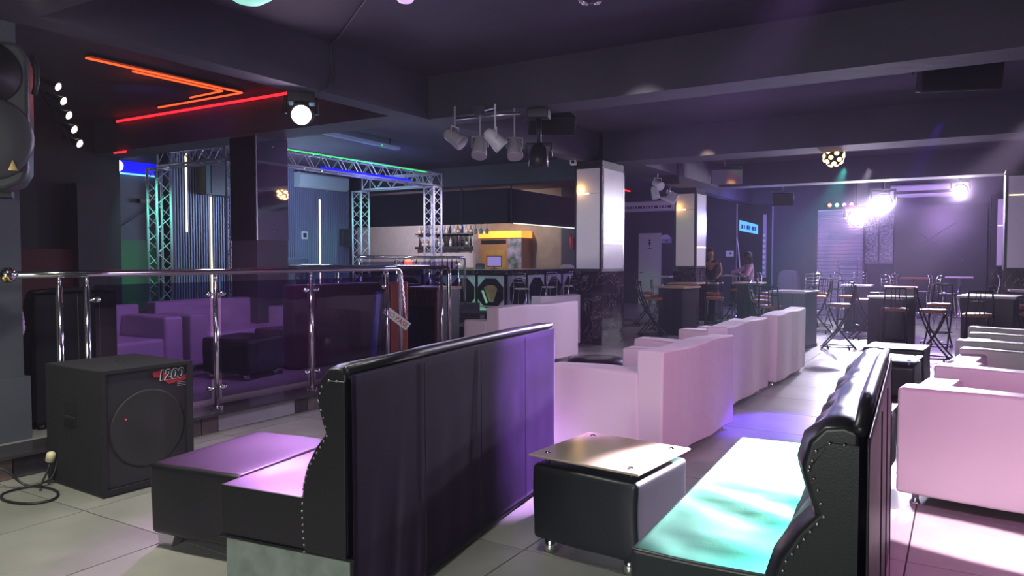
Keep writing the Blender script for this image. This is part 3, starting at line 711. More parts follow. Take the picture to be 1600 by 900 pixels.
# tall black scroll back sofas
def scroll_sofa(label, loc, rz, ln, depth, H, backm, plinth_h=.0, seat_z=.50, shade=False, low=.06, inset=.0):
    """length along +x, back face y=0, seat towards +y"""
    t = thing('scroll_back_sofa', label, 'sofa', loc, rz)
    ys = .60; dY = lambda pr: [(.03 + (y - .03) * ys, z) for y, z in pr]
    prof = [(.03, low), (.40, low), (.42, seat_z - .05), (.41, seat_z + .05), (.37, seat_z + .13), (.29, seat_z + .21), (.205, seat_z + .27),
            (.235, seat_z + .31), (.27, seat_z + .38), (.275, H - .12), (.245, H - .05), (.18, H - .008), (.10, H), (.03, H - .012)]
    prof = dY(prof)
    n = 28
    def section(x, s=0.0, sag=0.0):
        return [(x, y + (s if y > .05 else 0), z + (sag if z > H - .2 else 0)) for y, z in prof]
    bm = bmesh.new(); rings = []
    for i in range(n + 1):
        x = ln * i / n; bulge = .012 * math.sin(i * 2.1) + .008 * math.sin(i * .9)
        pr = [(x, y + (bulge if y > .12 else 0), z) for y, z in prof]
        if i in (0, n):
            pr = [(x, .03 + (y - .03) * .95, low + (z - low) * .985) for y, z in prof]
        rings.append([bm.verts.new(p) for p in pr])
    for a, b in zip(rings, rings[1:]):
        for k in range(len(a)): bm.faces.new((a[k], a[(k + 1) % len(a)], b[(k + 1) % len(b)], b[k]))
    bm.faces.new(rings[0][::-1]); bm.faces.new(rings[-1])
    obj('backrest', bm, black_l, t, smooth=True, bevel=.012)
    # flat end panels with nailheads
    for x, s in ((-.012, 1), (ln + .002, -1)):
        ins = [(.03, low + .0), (.36, low + .0), (.375, seat_z - .05), (.365, seat_z + .04), (.325, seat_z + .12), (.25, seat_z + .19), (.168, seat_z + .26),
               (.195, seat_z + .33), (.23, seat_z + .39), (.235, H - .14), (.205, H - .085), (.15, H - .06), (.03, H - .06)]
        ins = dY(ins)
        obj('end_panel', PR(ins, 'x', x, x + .010), black_l, t, bevel=.004)
        bm = bmesh.new(); path = [Vector((0, a, b)) for a, b in ins[1:]]
        for a, b in zip(path, path[1:]):
            m_ = max(1, int((b - a).length / .026))
            for q in range(m_):
                c = a.lerp(b, q / m_); M_ = Matrix.Translation((x + (0 if s > 0 else .010), c.y, c.z)) @ Matrix.Rotation(-s * PI / 2, 4, 'Y')
                lathe(bm, [(.0052, 0), (.004, .004), (0, .005)], 6, M=M_)
        obj('nailhead', bm, studm, t, smooth=True, kind='stuff')
    # seat block with pulled leather folds
    S0 = .20; bm = B(((inset, S0, max(low, plinth_h)), (ln, depth, seat_z)))
    bmesh.ops.subdivide_edges(bm, edges=bm.edges[:], cuts=23, use_grid_fill=True)
    for v in bm.verts:
        if v.co.z > seat_z - 1e-4:
            fy = (v.co.y - S0) / (depth - S0); fx = v.co.x / ln
            env = max(0, math.sin(PI * min(1, max(0, fy)))) ** .6
            v.co.z += -.022 * env * math.sin(PI * min(1, max(0, fx)))
            k = math.sin(v.co.x * 30 + 3.2 * math.sin(fy * 2.2 + v.co.x * 3)) * math.sin(v.co.x * 4.1 + 1)
            if fx > .12 and fx < .92: v.co.z += .016 * env * max(-.25, k) ** 1 * (1 if fx < .62 else .4)
    obj('seat', bm, black_l, t, bevel=.035, seg=3)
    # cloth back panel
    bm = bmesh.new(); nx, nz = 90, 24; g_ = []
    for i in range(nx + 1):
        col = []
        for j in range(nz + 1):
            x = ln * i / nx; z = .035 + (H - .075) * j / nz; f = 1 - j / nz
            y = -.004 - .006 * f * math.sin(x * 4 + .7 * math.sin(z * 3)) - .012 * f ** 2 * max(0, math.sin(x * 34 - z * 5)) * max(0, 1 - abs(x - .3) / .3) - .0012 * math.sin(x * 31) * f
            col.append(bm.verts.new((x, y + .01, z)))
        g_.append(col)
    for i in range(nx):
        for j in range(nz): bm.faces.new((g_[i][j], g_[i][j + 1], g_[i + 1][j + 1], g_[i + 1][j]))
    o = obj('back_cloth', bm, backm, t, smooth=True)
    md = o.modifiers.new('solid', 'SOLIDIFY'); md.thickness = .006
    for k in (.24, .50, .77): obj('seam', T(([(ln * k, -.012, .04), (ln * k, -.006, H - .05)], .002), n=4), black_l, t)
    obj('back_roll', T(([(0.0, .03, H - .02), (ln * .25, .035, H - .012), (ln * .5, .035, H - .010), (ln * .75, .035, H - .012), (ln, .03, H - .02)], [.018, .026, .026, .026, .018]), n=10), black_l, t, smooth=True)
    if plinth_h:
        obj('plinth', B(((.012, .03, .0), (ln - .012, depth - .02, plinth_h - .005))), board, t, bevel=.004)
        obj('leather_edge', T(([(0, .0, plinth_h + .004), (0, depth, plinth_h + .004)], .007), n=6), black_l, t)
    for x in (.07, ln - .1):
        for y in (.08, depth - .1):
            obj('leg', L([(.022, 0), (.022, .01), (.016, .05), (0, .06)], 10, (x, y, 0)), steel, t, smooth=True)
    return t
d = Vector((-2.235, 4.22)) - Vector((-1.965, 2.08))
scroll_sofa('tall dark sofa with a purple velvet back in the middle foreground', (-1.965, 2.08, 0), math.atan2(d.y, d.x), d.length, .68, 1.045, velvet, plinth_h=.29, seat_z=.51, low=.30)
# the right one faces left as well
scroll_sofa('tall black sofa with a scrolled back, its teal lit seat in the right foreground', (-.19, 2.13, 0), R(90 + 2.6), 1.92, .72, 1.02, mat('black faux leather back', (.02, .018, .028), .45, bump=.3, bscale=12), seat_z=.50, inset=.17)
scroll_sofa('tall black sofa seen from behind at the left end of the railing', (-5.86, 2.86, .172), R(90), .62, .75, 1.05, mat('black fabric back', (.008, .008, .012), .9), seat_z=.5)

# ottomans
def ottoman(label, loc, rz, w_, d_, h, feet, glass=False, m=None):
    t = thing('ottoman', label, 'ottoman', loc, rz)
    z0 = .07
    bm = B(((0, 0, z0), (w_, d_, h))); bmesh.ops.subdivide_edges(bm, edges=bm.edges[:], cuts=6, use_grid_fill=True)
    for v in bm.verts:
        v.co.y += .004 * math.sin(v.co.x * 17 + v.co.z * 6); v.co.x += .004 * math.sin(v.co.z * 15)
        if v.co.z > h - 1e-4 and not glass: v.co.z -= .010 * math.sin(PI * v.co.x / w_) * math.sin(PI * v.co.y / d_)
    obj('body', bm, m or black_l, t, bevel=.028, seg=3)
    for x in (.07, w_ - .07):
        for y in (.07, d_ - .07):
            if feet == 'bell': obj('leg', L([(.034, 0), (.036, .02), (.030, .05), (.022, .07), (0, .072)], 16, (x, y, 0)), chrome, t, smooth=True)
            else:
                s = 1 if x < w_ / 2 else -1
                obj('leg', PR([(x - s * .06, .072), (x + s * .06, .072), (x + s * .035, 0), (x - s * .055, 0)], 'y', y - .03, y + .03), steel, t, bevel=.005)
    if glass:
        g = obj('glass_top', B(((-.01, -.01, h + .035), (w_ + .01, d_ + .01, h + .047))), glass_top, t, bevel=.004)
        for x in (.06, w_ - .06):
            for y in (.06, d_ - .06):
                obj('standoff', L([(.010, h - .002), (.010, h + .034), (0, h + .034)], 10, (x, y, 0)), steel, t, smooth=True)
                obj('screw_cap', L([(.016, h + .047), (.014, h + .053), (0, h + .055)], 12, (x, y, 0)), chrome, t, smooth=True)
    return t
ottoman('black ottoman with a tan glass top between the two dark sofas', (-1.80, 3.155, 0), R(-5.5), .58, .56, .445, 'bell', True)
ottoman('low black ottoman beside the black loudspeaker, lit violet on top', (-3.475, 2.21, 0), R(8.0), .60, .78, .43, 'wedge')
ottoman('black ottoman half hidden behind the velvet sofa', (-3.55, 5.25, 0), R(2), .75, .8, .43, 'wedge')
ottoman('black leather ottoman on the platform behind the violet glass', (-6.95, 5.05, .172), R(12), .60, .62, .44, 'bell')
ottoman('small black ottoman on the platform near the left glass edge', (-7.08, 3.25, .172), R(0), .45, .5, .42, 'bell')
t = ottoman('black cube table with a blue tinted glass top between the right sofas', (-.93, 8.25, 0), R(-4), .56, .58, .40, 'bell', True)
for c in kids(t):
    if c.name.startswith('glass_top'):
        c.data = c.data.copy(); c.data.materials.clear(); c.data.materials.append(mat('pale blue glass top', (.25, .42, .55), .25))
ottoman('dark cube table behind the blue glass topped one', (-.95, 9.25, 0), R(-4), .62, .62, .46, 'bell')
ottoman('black cube table hidden behind the tall black sofa on the right', (-.74, 5.25, 0), R(-3), .36, .42, .42, 'bell', True)
# pouf
pfm = thing('pouf', 'round dark padded pouf between the white sofas', 'pouf', (-3.22, 7.05, 0))
obj('cushion', L([(0, .44), (.2, .435), (.31, .41), (.36, .36), (.37, .30), (.36, .10), (.34, .05), (0, .05)], 28), mat('dark violet leatherette', (.03, .02, .04), .3), pfm, smooth=True)
obj('base', L([(.33, 0), (.34, .05), (0, .05)], 28), black_p, pfm)
obj('band', L([(.375, .29), (.378, .30), (.375, .31)], 28), black_p, pfm, smooth=True)
# platform sofas behind the glass
t = sofa('violet lit white sofa on the platform behind the tinted glass', (-8.25, 7.0, .172), R(-90), 1.75, .85, white_l, .78)
t = sofa('violet lit white sofa with a tall arm at the left of the tinted glass', (-8.25, 5.05, .172), R(-90), 1.9, 1.0, white_l, .76, arm_h=.66)
t = thing('velvet_sofa', 'dark wine velvet sofa back on the platform behind the glass', 'sofa', (-6.52, 5.95, .172), R(84))
obj('backrest', B(((0, 0, .02), (1.35, .22, .98))), velvet_red, t, bevel=.03); obj('seat', B(((0, .2, .05), (1.35, .8, .45))), velvet_red, t, bevel=.04)
# amp cases behind the railing
for x, y, rz, w_, d_, h, s in ((-6.5, 8.95, 20, .75, .75, .45, 'flat black case by the slatted booth, the nearer one'), (-7.6, 10.7, 20, .9, .7, .50, 'flat black case behind the nearer one by the booth')):
    t = thing('equipment_case', s, 'case', (x, y, 0), R(rz)); obj('body', B(((0, 0, .03), (w_, d_, h - .06))), black_p, t, bevel=.01); obj('lid', B(((-.01, -.01, h - .055), (w_ + .01, d_ + .01, h))), cab, t, bevel=.008)
    obj('latch', B(((w_ / 2 - .04, -.025, h - .10), (w_ / 2 + .04, -.01, h - .02))), steel, t)

# ============================================================ LOUDSPEAKERS
t = thing('subwoofer', 'large black carpeted subwoofer standing on the floor by the platform step', 'loudspeaker', (-4.40, 2.51, 0), R(-2.5))
Wd, Dp, Hh = .60, .70, .775
# local: front face at x=0 (towards +x), width along y, depth to -x
bm = B(((-Dp, 0, .012), (-.03, Wd, Hh)))
obj('cabinet', bm, cab, t, bevel=.010)
obj('front_rim', B(((-.03, 0, .012), (0, .028, Hh)), ((-.03, Wd - .035, .012), (0, Wd, Hh)), ((-.03, .028, Hh - .022), (0, Wd - .035, Hh)), ((-.03, .028, .012), (0, Wd - .035, .045))), cab, t)
gr = obj('grille', B(((-.03, .028, .05), (-.018, Wd - .035, Hh - .022))), mat('black speaker mesh', (.018, .017, .020), .55, bump=.6, bscale=500), t)
Mx = Matrix.Translation((-.017, Wd / 2 + .0, .38)) @ Matrix.Rotation(PI / 2, 4, 'Y')
obj('woofer', L([(.245, 0), (.248, .001), (.235, .0018), (.225, .0008), (.10, .0004), (.09, .0015), (0, .002)], 40, M=Mx), mat('dark cone behind mesh', (.017, .016, .016), .7), t, smooth=True)
obj('red_dot', L([(.004, 0), (.003, .003), (0, .004)], 6, M=Matrix.Translation((-.010, .15, .46)) @ Matrix.Rotation(PI / 2, 4, 'Y')), led_red, t)
obj('recessed_handle', B(((-.44, -.004, .41), (-.30, .0, .56))), black_p, t); obj('handle_bar', B(((-.44, -.016, .445), (-.30, -.004, .468))), cab, t, bevel=.005)
obj('top_slot', B(((-.40, .30, Hh), (-.32, .325, Hh + .002))), black_p, t)
lo = obj('badge', PR([(.33, .725), (.39, .735), (.45, .69), (.56, .69), (.56, .655), (.44, .640), (.38, .690), (.34, .695)], 'x', -.017, -.014), mat('red badge', (.55, .03, .05), .4), t)
text('badge_outline', '1200', .088, white_p, t, (-.012, .452, .700), (PI / 2, 0, PI / 2), .001, shear=.15, fat=.06).scale = (1.0, 1.0, 1)
text('badge_number', '1200', .088, black_p, t, (-.0085, .452, .700), (PI / 2, 0, PI / 2), .001, shear=.15, fat=.015)
for k in range(3): obj('badge_line', B(((-.017, .50, .640 - k * .011), (-.0155, .56, .644 - k * .011))), mat('grey print', (.35, .33, .36), .5), t)
# PA speaker on the pillar
t = thing('pa_speaker', 'rounded black loudspeaker hanging on the pillar at the left edge', 'loudspeaker', (-5.47, 2.40, 1.93), R(60))
# local front = -y
prof = [(-.24, .10), (-.20, .02), (-.10, -.03), (.10, -.03), (.20, .02), (.24, .10), (.25, .50), (.25, .84), (.20, .93), (-.20, .93), (-.25, .84), (-.25, .50)]
bm = PR(prof, 'y', -.10, .26); obj('cabinet', bm, mat('grey black moulded plastic', (.055, .055, .065), .35), t, bevel=.03, seg=3)
obj('horn', L([(.21, .02), (.17, -.0), (.07, -.05), (0, -.05)], 24, M=Matrix.Translation((0, -.10, .72)) @ Matrix.Rotation(PI / 2, 4, 'X')), black_p, t, smooth=True)
M_ = Matrix.Translation((0, -.10, .30)) @ Matrix.Rotation(PI / 2, 4, 'X')
obj('woofer_dome', L([(.27, -.01), (.275, .02), (.25, .045), (.15, .06), (0, .065)], 32, M=M_), mat('grey mesh', (.075, .072, .085), .4), t, smooth=True)
obj('emblem', PR([(.125, .09), (.185, .09), (.155, .17)], 'y', -.166, -.13), mat('gold emblem', (.55, .40, .18), .3, metal=1), t, bevel=.004)
obj('handle', T(([(.27, .0, .62), (.285, .0, .7), (.285, 0, .8), (.26, 0, .88)], .018), n=8), black_p, t, smooth=True)
obj('wall_bracket', B(((-.05, .26, .30), (.05, .42, .60))), black_p, t); obj('foot_bracket', B(((-.12, .1, -.06), (.12, .3, -.01))), black_p, t)
def hung_speaker(label, loc, rz, size, tilt=20, m=black_p, top=3.55):
    t = thing('ceiling_speaker', label, 'loudspeaker', loc, rz, 'hanging loudspeakers')
    a, b, c = size
    M1 = Matrix.Rotation(R(tilt), 4, 'X')
    bm = bmesh.new(); prism(bm, [(-a / 2, b / 2 - b), (a / 2, b / 2 - b), (a / 2 * .8, b / 2), (-a / 2 * .8, b / 2)], 'z', -c / 2, c / 2, M1)
    obj('cabinet', bm, m, t, bevel=.01)
    bm = bmesh.new(); box(bm, (-a / 2 + .02, -b / 2 - .012, -c / 2 + .02), (a / 2 - .02, -b / 2 - .002, c / 2 - .02), M1); obj('grille', bm, cab if m is black_p else m, t)
    obj('bracket', T(([(-a / 2 - .02, 0, 0), (-a / 2 - .02, 0, c / 2 + .06), (a / 2 + .02, 0, c / 2 + .06), (a / 2 + .02, 0, 0)], .008), ([(0, 0, c / 2 + .06), (0, 0, top - loc[2])], .018), n=6), steel, t)
    return t
hung_speaker('wide black loudspeaker hanging behind the first beam at the top right', (-.10, 8.9, 3.34), R(20), (.75, .4, .34), 12, top=3.6)
hung_speaker('black loudspeaker hanging under the beam beside the lamp cluster', (-4.15, 7.72, 3.05), R(35), (.55, .35, .22), 25, top=3.1 + .4)
hung_speaker('black loudspeaker on a bent arm beside the second column', (-5.0, 14.3, 3.16), R(10), (.42, .3, .40), 15, top=3.6)
hung_speaker('grey loudspeaker with red and green light spots under the third beam', (-4.15, 15.2, 3.12), R(28), (.62, .35, .30), 5, m=mat('grey speaker mesh', (.16, .15, .22), .4), top=3.6)
hung_speaker('small black loudspeaker under the far beam above the shutter', (-3.9, 19.6, 2.95), R(15), (.5, .3, .3), 10, top=3.6)
spot((-3.6, 14.2, 3.0), (-4.0, 15.2, 3.1), 6, 18, (1, .05, .02), .4); spot((-3.4, 14.2, 3.2), (-3.9, 15.2, 3.25), 6, 16, (.05, 1, .1), .4)
spot((-3.4, 14.6, 2.9), (-5.55, 16.95, 2.35), 30, 9, (.05, 1, .1), .4); spot((-3.4, 14.4, 3.05), (-5.6, 16.95, 2.65), 60, 11, (1, .45, .05), .6)
spot((-2.8, 9.5, 3.05), (-4.78, 9.5, .35), 30, 16, (1, .10, .08), .8)
spot((-6.4, 15.5, 3.1), (-8.7, 22.9, .3), 160, 14, (.1, 1, .2), .9)
# cable on the ceiling
t = tag(obj('ceiling_cable', T(([(-1.9, 2.75, 3.585), (-2.8, 3.6, 3.585), (-3.7, 4.3, 3.58), (-5.0, 5.2, 3.585), (-5.41, 5.45, 3.57), (-5.405, 5.47, 3.3), (-5.40, 5.40, 3.14), (-5.43, 5.30, 3.09)], .011), n=6), mat('grey cable', (.05, .045, .06), .6), smooth=True), 'grey cable running across the ceiling and down the beam', 'cable')
# floor cables by the subwoofer
pts = [(-5.30, 2.0, .175), (-5.22, 2.2, .176), (-5.12, 2.32, .12), (-5.08, 2.38, .01), (-4.95, 2.45, .008), (-4.75, 2.44, .008), (-4.62, 2.34, .008), (-4.66, 2.22, .008), (-4.85, 2.17, .008), (-5.02, 2.22, .008), (-5.05, 2.34, .010), (-5.0, 2.46, .016), (-4.97, 2.52, .05), (-4.98, 2.55, .2)]
def smoothp(p, k=3):
    p = [Vector(q) for q in p]
    for _ in range(k):
        q = [p[0]]
        for a, b in zip(p, p[1:]): q += [a.lerp(b, .25), a.lerp(b, .75)]
        q.append(p[-1]); p = q
    return p
tag(obj('floor_cable', T((smoothp(pts), .008), n=6), black_p, smooth=True), 'black cable looping on the floor beside the subwoofer', 'cable')
t = thing('power_plug', 'cream power plug hanging on a black cable behind the subwoofer', 'plug', (-4.98, 2.50, .16))
obj('plug_body', L([(.0, 0), (.028, 0), (.026, .05), (.012, .06), (0, .06)], 12, M=Matrix.Rotation(R(20), 4, 'Y')), mat('cream plastic', (.72, .66, .42), .5), t, smooth=True); obj('cord', T((smoothp([(0, 0, .0), (.03, -.03, -.06), (.0, -.06, -.14), (.08, -.1, -.15)]), .007), n=6), black_p, t, smooth=True)

# ============================================================ LAMPS
def moving_head(label, loc, rz, tilt, lens_m, s=1.0, top=3.1):
    t = thing('moving_head_lamp', label, 'stage light', loc, rz, 'moving head stage lights')
    obj('base', B(((-.13 * s, -.11 * s, top - loc[2] - .13), (.13 * s, .11 * s, top - loc[2] - .03))), black_p, t, bevel=.012)
    obj('yoke', T(([(0, 0, top - loc[2] - .13), (0, 0, .16 * s)], .03), ([(-.15 * s, 0, .0), (-.15 * s, 0, .15 * s), (.15 * s, 0, .15 * s), (.15 * s, 0, 0)], .022 * s), n=8), black_p, t, smooth=True)
    M1 = Matrix.Rotation(R(-tilt), 4, 'X')
    obj('head', L([(0, .15), (.07, .145), (.10, .10), (.115, -.02), (.12, -.12), (.10, -.125)], 24, M=Matrix.Scale(s, 4) @ M1), black_p, t, smooth=True)
    obj('lens', L([(.100, -.118), (.085, -.128), (.05, -.138), (0, -.142)], 24, M=Matrix.Scale(s, 4) @ M1), lens_m, t, smooth=True)
    return t
moving_head('glowing violet moving head lamp under the beam above the railing', (-5.56, 5.2, 2.87), R(47), 75, lamp_p, 1.0)
moving_head('dark moving head lamp hanging right of the lamp cluster', (-3.95, 7.08, 2.56), R(20), 10, black_p, .9)
moving_head('dark moving head lamp under the beam between the columns', (-5.25, 14.6, 2.86), R(20), 20, black_p, .9)
moving_head('very bright moving head lamp in front of the shutter, lower of two', (-2.20, 19.6, 2.46), R(8), 80, emis('white beam glow', (.9, .88, 1), 500), 1.7, 3.6)
moving_head('very bright moving head lamp in front of the posters, upper of two', (-1.62, 19.6, 2.82), R(6), 80, emis('white beam glow', (.9, .88, 1), 500), 1.7, 3.6)
moving_head('bright white violet lamp under the right air conditioner', (-.06, 18.4, 2.93), R(1), 78, emis('violet beam glow', (.95, .85, 1), 400), 1.1, 3.6)
def par(label, loc, rz, tilt, m, face, grp='par lamps in the cluster', top=3.1, roll=0):
    t = thing('par_lamp', label, 'stage light', loc, rz, grp)
    M1 = Matrix.Rotation(R(roll), 4, 'Y') @ Matrix.Rotation(R(-tilt), 4, 'X')
    obj('housing', L([(0, .14), (.04, .135), (.07, .09), (.075, 0), (.085, -.08), (.085, -.11), (.078, -.11)], 18, M=M1), m, t, smooth=True)
    obj('lens', L([(.078, -.095), (0, -.105)], 18, M=M1), face, t)
    obj('bracket', T(([(-.09, 0, -.0), (-.09, 0, .12), (.09, 0, .12), (.09, 0, 0)], .008), ([(0, 0, .12), (0, 0, top - loc[2])], .010), n=6), m, t)
    return t
grey_m = mat('grey lamp metal', (.40, .37, .40), .4)
par('grey par lamp, left one of the cluster on the beam', (-4.72, 6.60, 2.76), R(100), 55, grey_m, black_p)
par('grey par lamp with a blue lens in the middle of the cluster', (-4.50, 6.76, 2.66), R(20), 25, grey_m, led_blue)
par('white par lamp, right one of the cluster on the beam', (-4.28, 6.72, 2.72), R(130), 45, white_p, black_p)
par('blue glowing par lamp behind the white one in the cluster', (-4.22, 7.02, 2.66), R(45), 25, grey_m, led_blue)
t = thing('lamp_cluster_bar', 'steel hanging bar carrying the par lamp cluster', 'bracket', (-4.5, 6.75, 3.0)); obj('bar', T(([(-.3, 0, 0), (.45, .1, 0)], .016), n=8), steel, t, smooth=True); obj('clamp', B(((-.05, -.03, 0), (.05, .03, .1))), steel, t); obj('arm', T(([(0, 0, .05), (0, .36, .16)], .016), n=6), steel, t)
par('white par lamp beside the second panelled column', (-5.08, 13.85, 2.90), R(60), 65, white_p, lamp_w, 'par lamps by the second column')
par('slim white par lamp left of the second panelled column', (-5.32, 14.35, 2.78), R(60), 20, white_p, white_p, 'par lamps by the second column')
t = thing('flood_light', 'tilted white square flood light on the second column', 'stage light', (-5.35, 15.3, 2.78), R(30), rot=(R(50), R(25), R(20)))
obj('housing', B(((-.16, -.14, -.04), (.16, .14, .04))), white_p, t, bevel=.01); obj('bracket', T(([(0, 0, .02), (0, 0, .32)], .014), n=6), steel, t).matrix_local = Euler((R(50), R(25), R(20))).to_matrix().inverted().to_4x4(); obj('lens', B(((-.14, -.12, -.046), (.14, .12, -.04))), mat('pale lens', (.7, .75, .7), .2), t)
# row of small white stage lamps on the left
t0 = thing('lamp_pole', 'dark slanted pole holding five small white lamps', 'lamp bracket', (-8.36, 4.30, 2.97))
obj('pole', T(([(-.17, -.10, .42), (.20, .1, -.32)], .016), ([(-.17, -.10, .40), (-.17, -.1, .62)], .012), n=8), black_p, t0, smooth=True)
for i, (px_, s) in enumerate(((0, 'topmost of the five'), (1, 'second from the top of the five'), (2, 'middle one of the five'), (3, 'second from the bottom of the five'), (4, 'lowest of the five'))):
    k = i / 4
    l = thing('pole_lamp', 'small white stage lamp on the slanted pole, ' + s, 'stage light', (-8.31 + .17 * k, 4.32 + .12 * k, 3.30 - .60 * k), R(30), 'small lamps on the slanted pole')
    M1 = Matrix.Rotation(R(-65), 4, 'Y')
    obj('housing', L([(0, .18), (.03, .17), (.035, .03), (.055, -.02), (.058, -.03), (.05, -.03)], 14, M=M1), black_p, l, smooth=True)
    obj('lens', L([(.05, -.025), (.03, -.045), (0, -.05)], 14, M=M1), emis('cream lamp glow', (1, .95, .85), 1.6), l, smooth=True)
# magic ball lamps
def disco(label, loc, r, glow, top=3.6):
    t = thing('disco_ball_lamp', label, 'stage light', loc, 0, 'faceted disco lamps')
    bm = bmesh.new(); bmesh.ops.create_icosphere(bm, subdivisions=2, radius=r)
    obj('shell', bm, black_p, t)
    bm = bmesh.new()
    for k in range(26):
        ph = math.acos(1 - 2 * (k + .5) / 26); th = k * 2.399
        v = Vector((math.sin(ph) * math.cos(th), math.sin(ph) * math.sin(th), math.cos(ph)))
        M1 = Matrix.Translation(v * r * .93) @ v.to_track_quat('Z', 'Y').to_matrix().to_4x4()
        lathe(bm, [(r * .22, 0), (r * .2, r * .1), (0, r * .17)], 10, M=M1)
    obj('lenslet', bm, glow, t, smooth=True, kind='stuff')
    obj('mount', L([(r * .5, r * .8), (r * .9, r * .9), (r * .9, top - loc[2]), (0, top - loc[2])], 16), black_p, t, smooth=True)
    return t
disco('silver faceted disco lamp at the top edge of the picture', (-1.90, 4.02, 3.075), .125, mat('pinkish lens', (.6, .45, .65), .08, metal=.6))
disco('amber glowing faceted disco lamp under the second beam', (-1.74, 12.55, 3.05), .155, emis('amber glow', (1, .62, .22), 9), 3.1)
for i, (x, y, lab, m_) in enumerate(((-3.78, 3.12, 'domed ceiling light with a green and violet glow at the top left edge', emis('mint glow', (.35, .85, .7), .8)), (-2.96, 3.62, 'small domed ceiling light glowing pink at the top edge', emis('pink glow', (.75, .5, .8), .7)))):
    t = thing('dome_light', lab, 'ceiling light', (x, y, 3.0 + .02))
    r = .17 if i == 0 else .085
    obj('dome', L([(0, 0), (r * .5, .012), (r * .85, .05), (r, .10)], 24), m_, t, smooth=True); obj('rim', L([(r * 1.05, .10), (r * 1.05, .14), (.02, .15), (.02, .58), (0, .58)], 24), white_p, t, smooth=True)
t = thing('security_camera', 'small white security camera on top of the nearest panelled column', 'camera', (-5.62, 11.28, 3.03), R(20)); obj('body', B(((-.05, -.12, 0), (.05, .04, .08))), white_p, t, bevel=.01); obj('lens', L([(.03, 0), (0, .01)], 12, M=Matrix.Translation((0, -.12, .04)) @ Matrix.Rotation(PI / 2, 4, 'X')), black_p, t)
t = thing('smoke_detector', 'small round detector on the ceiling between the beams', 'detector', (-1.75, 9.4, 3.55)); obj('body', L([(0, 0), (.05, .0), (.06, .02), (.06, .05)], 16), black_p, t, smooth=True); obj('ring', L([(.065, .035), (.07, .05), (0, .05)], 16), mat('grey ring', (.15, .14, .16), .5), t)
# rgb bar over the shutter
t = thing('colour_light_bar', 'slim bar with red green and blue lamps above the shutter', 'stage light', (-2.98, 22.9, 2.99), 0); obj('housing', B(((-.42, 0, -.06), (.42, .09, .06))), black_p, t)
for k, c in enumerate(((1, .08, .05), (.1, 1, .25), (.1, .08, 1), (.1, .08, 1))):
    obj('bulb', L([(.05, 0), (.03, .03), (0, .04)], 12, M=Matrix.Translation((-.28 + k * .19, -.002, 0)) @ Matrix.Rotation(PI / 2, 4, 'X')), emis('rgb%d' % k, c, 14), t, smooth=True)

# ============================================================ BACK WALL
d1 = struct('door_1', B(((-9.05, 22.93, 0), (-8.28, 22.985, 2.29))), mat('off white door', (.60, .58, .58), .5)); d1['label'] = 'white toilet door with a small black figure sign'
obj('door_frame', B(((-9.12, 22.96, 0), (-9.05, 22.995, 2.36)), ((-8.28, 22.96, 0), (-8.21, 22.995, 2.36)), ((-9.12, 22.96, 2.29), (-8.21, 22.995, 2.36))), wall_dark, d1)
obj('door_handle', T(([(-8.98, 22.92, 1.02), (-8.98, 22.88, 1.02), (-8.88, 22.88, 1.02)], .015), n=6), black_p, d1)
bm = L([(.035, 0), (.035, .004), (0, .004)], 12, M=Matrix.Translation((-8.67, 22.929, 2.06)) @ Matrix.Rotation(PI / 2, 4, 'X')); prism(bm, [(-8.71, 2.01), (-8.63, 2.01), (-8.66, 1.86), (-8.68, 1.86)], 'y', 22.924, 22.929); box(bm, (-8.74, 22.924, 1.79), (-8.60, 22.929, 1.82))
obj('figure_sign', bm, black_p, d1)
t = thing('damas_sign', 'small arched white sign reading DAMAS beside the toilet door', 'sign', (-8.15, 22.97, 2.08))
obj('board', PR([(-.20, -.12), (.20, -.12), (.20, .03), (.16, .07), (.12, .13), (.05, .16), (-.05, .16), (-.12, .13), (-.16, .07), (-.20, .03)], 'y', -.012, 0), mat('lilac white board', (.62, .55, .75), .5), t)
obj('border', B(((-.19, -.018, -.115), (.19, -.012, -.10)), ((-.19, -.018, .0), (.19, -.012, .012))), mat('violet print', (.12, .06, .35), .5), t)
text('lettering', 'DAMAS', .115, mat('violet print', (.12, .06, .35), .5), t, (0, -.014, -.045), (PI / 2, 0, 0))
t = thing('wall_sign_small', 'small white switch plate on the wall behind the two people', 'switch', (-6.10, 22.99, 1.62)); obj('plate', B(((-.12, -.02, -.09), (.12, 0, .09))), white_p, t, bevel=.004); obj('knob', B(((.0, -.03, -.02), (.05, -.02, .04))), black_p, t)
# opening with cyan sign
ng = struct('door_2', B(((-5.85, 22.95, 0), (-4.85, 22.99, 3.1))), wall_black); ng['label'] = 'dark doorway behind the pair at the tables'
obj('door_frame', B(((-5.90, 22.92, 0), (-5.86, 22.99, 3.15)), ((-4.85, 22.92, 0), (-4.81, 22.99, 3.15))), mat('grey violet frame', (.28, .26, .36), .4), ng)
obj('frame_strip', B(((-5.10, 22.90, .9), (-5.0, 22.94, 2.78))), mat('pale violet strip', (.40, .36, .5), .4), ng)
for k in range(8): obj('chequer', B(((-5.10, 22.885, 1.0 + k * .16), (-5.02, 22.90, 1.08 + k * .16))), white_p, ng)
t = thing('light_box_sign', 'cyan glowing slanted sign in the dark doorway', 'sign', (-5.80, 22.95, 2.30), 0)
obj('light_box', PR([(0, .02), (.54, -.10), (.54, .18), (0, .34)], 'y', -.05, 0), emis('cyan lightbox', (.12, .5, .85), .9), t)
for k, w_ in enumerate((.05, .03, .07, .03, .06, .04)): obj('glyph', B(((.06 + k * .078, -.056, .075 - k * .016), (.06 + k * .078 + w_, -.05, .20 - k * .016))), mat('blue print', (.02, .12, .4), .5), t)
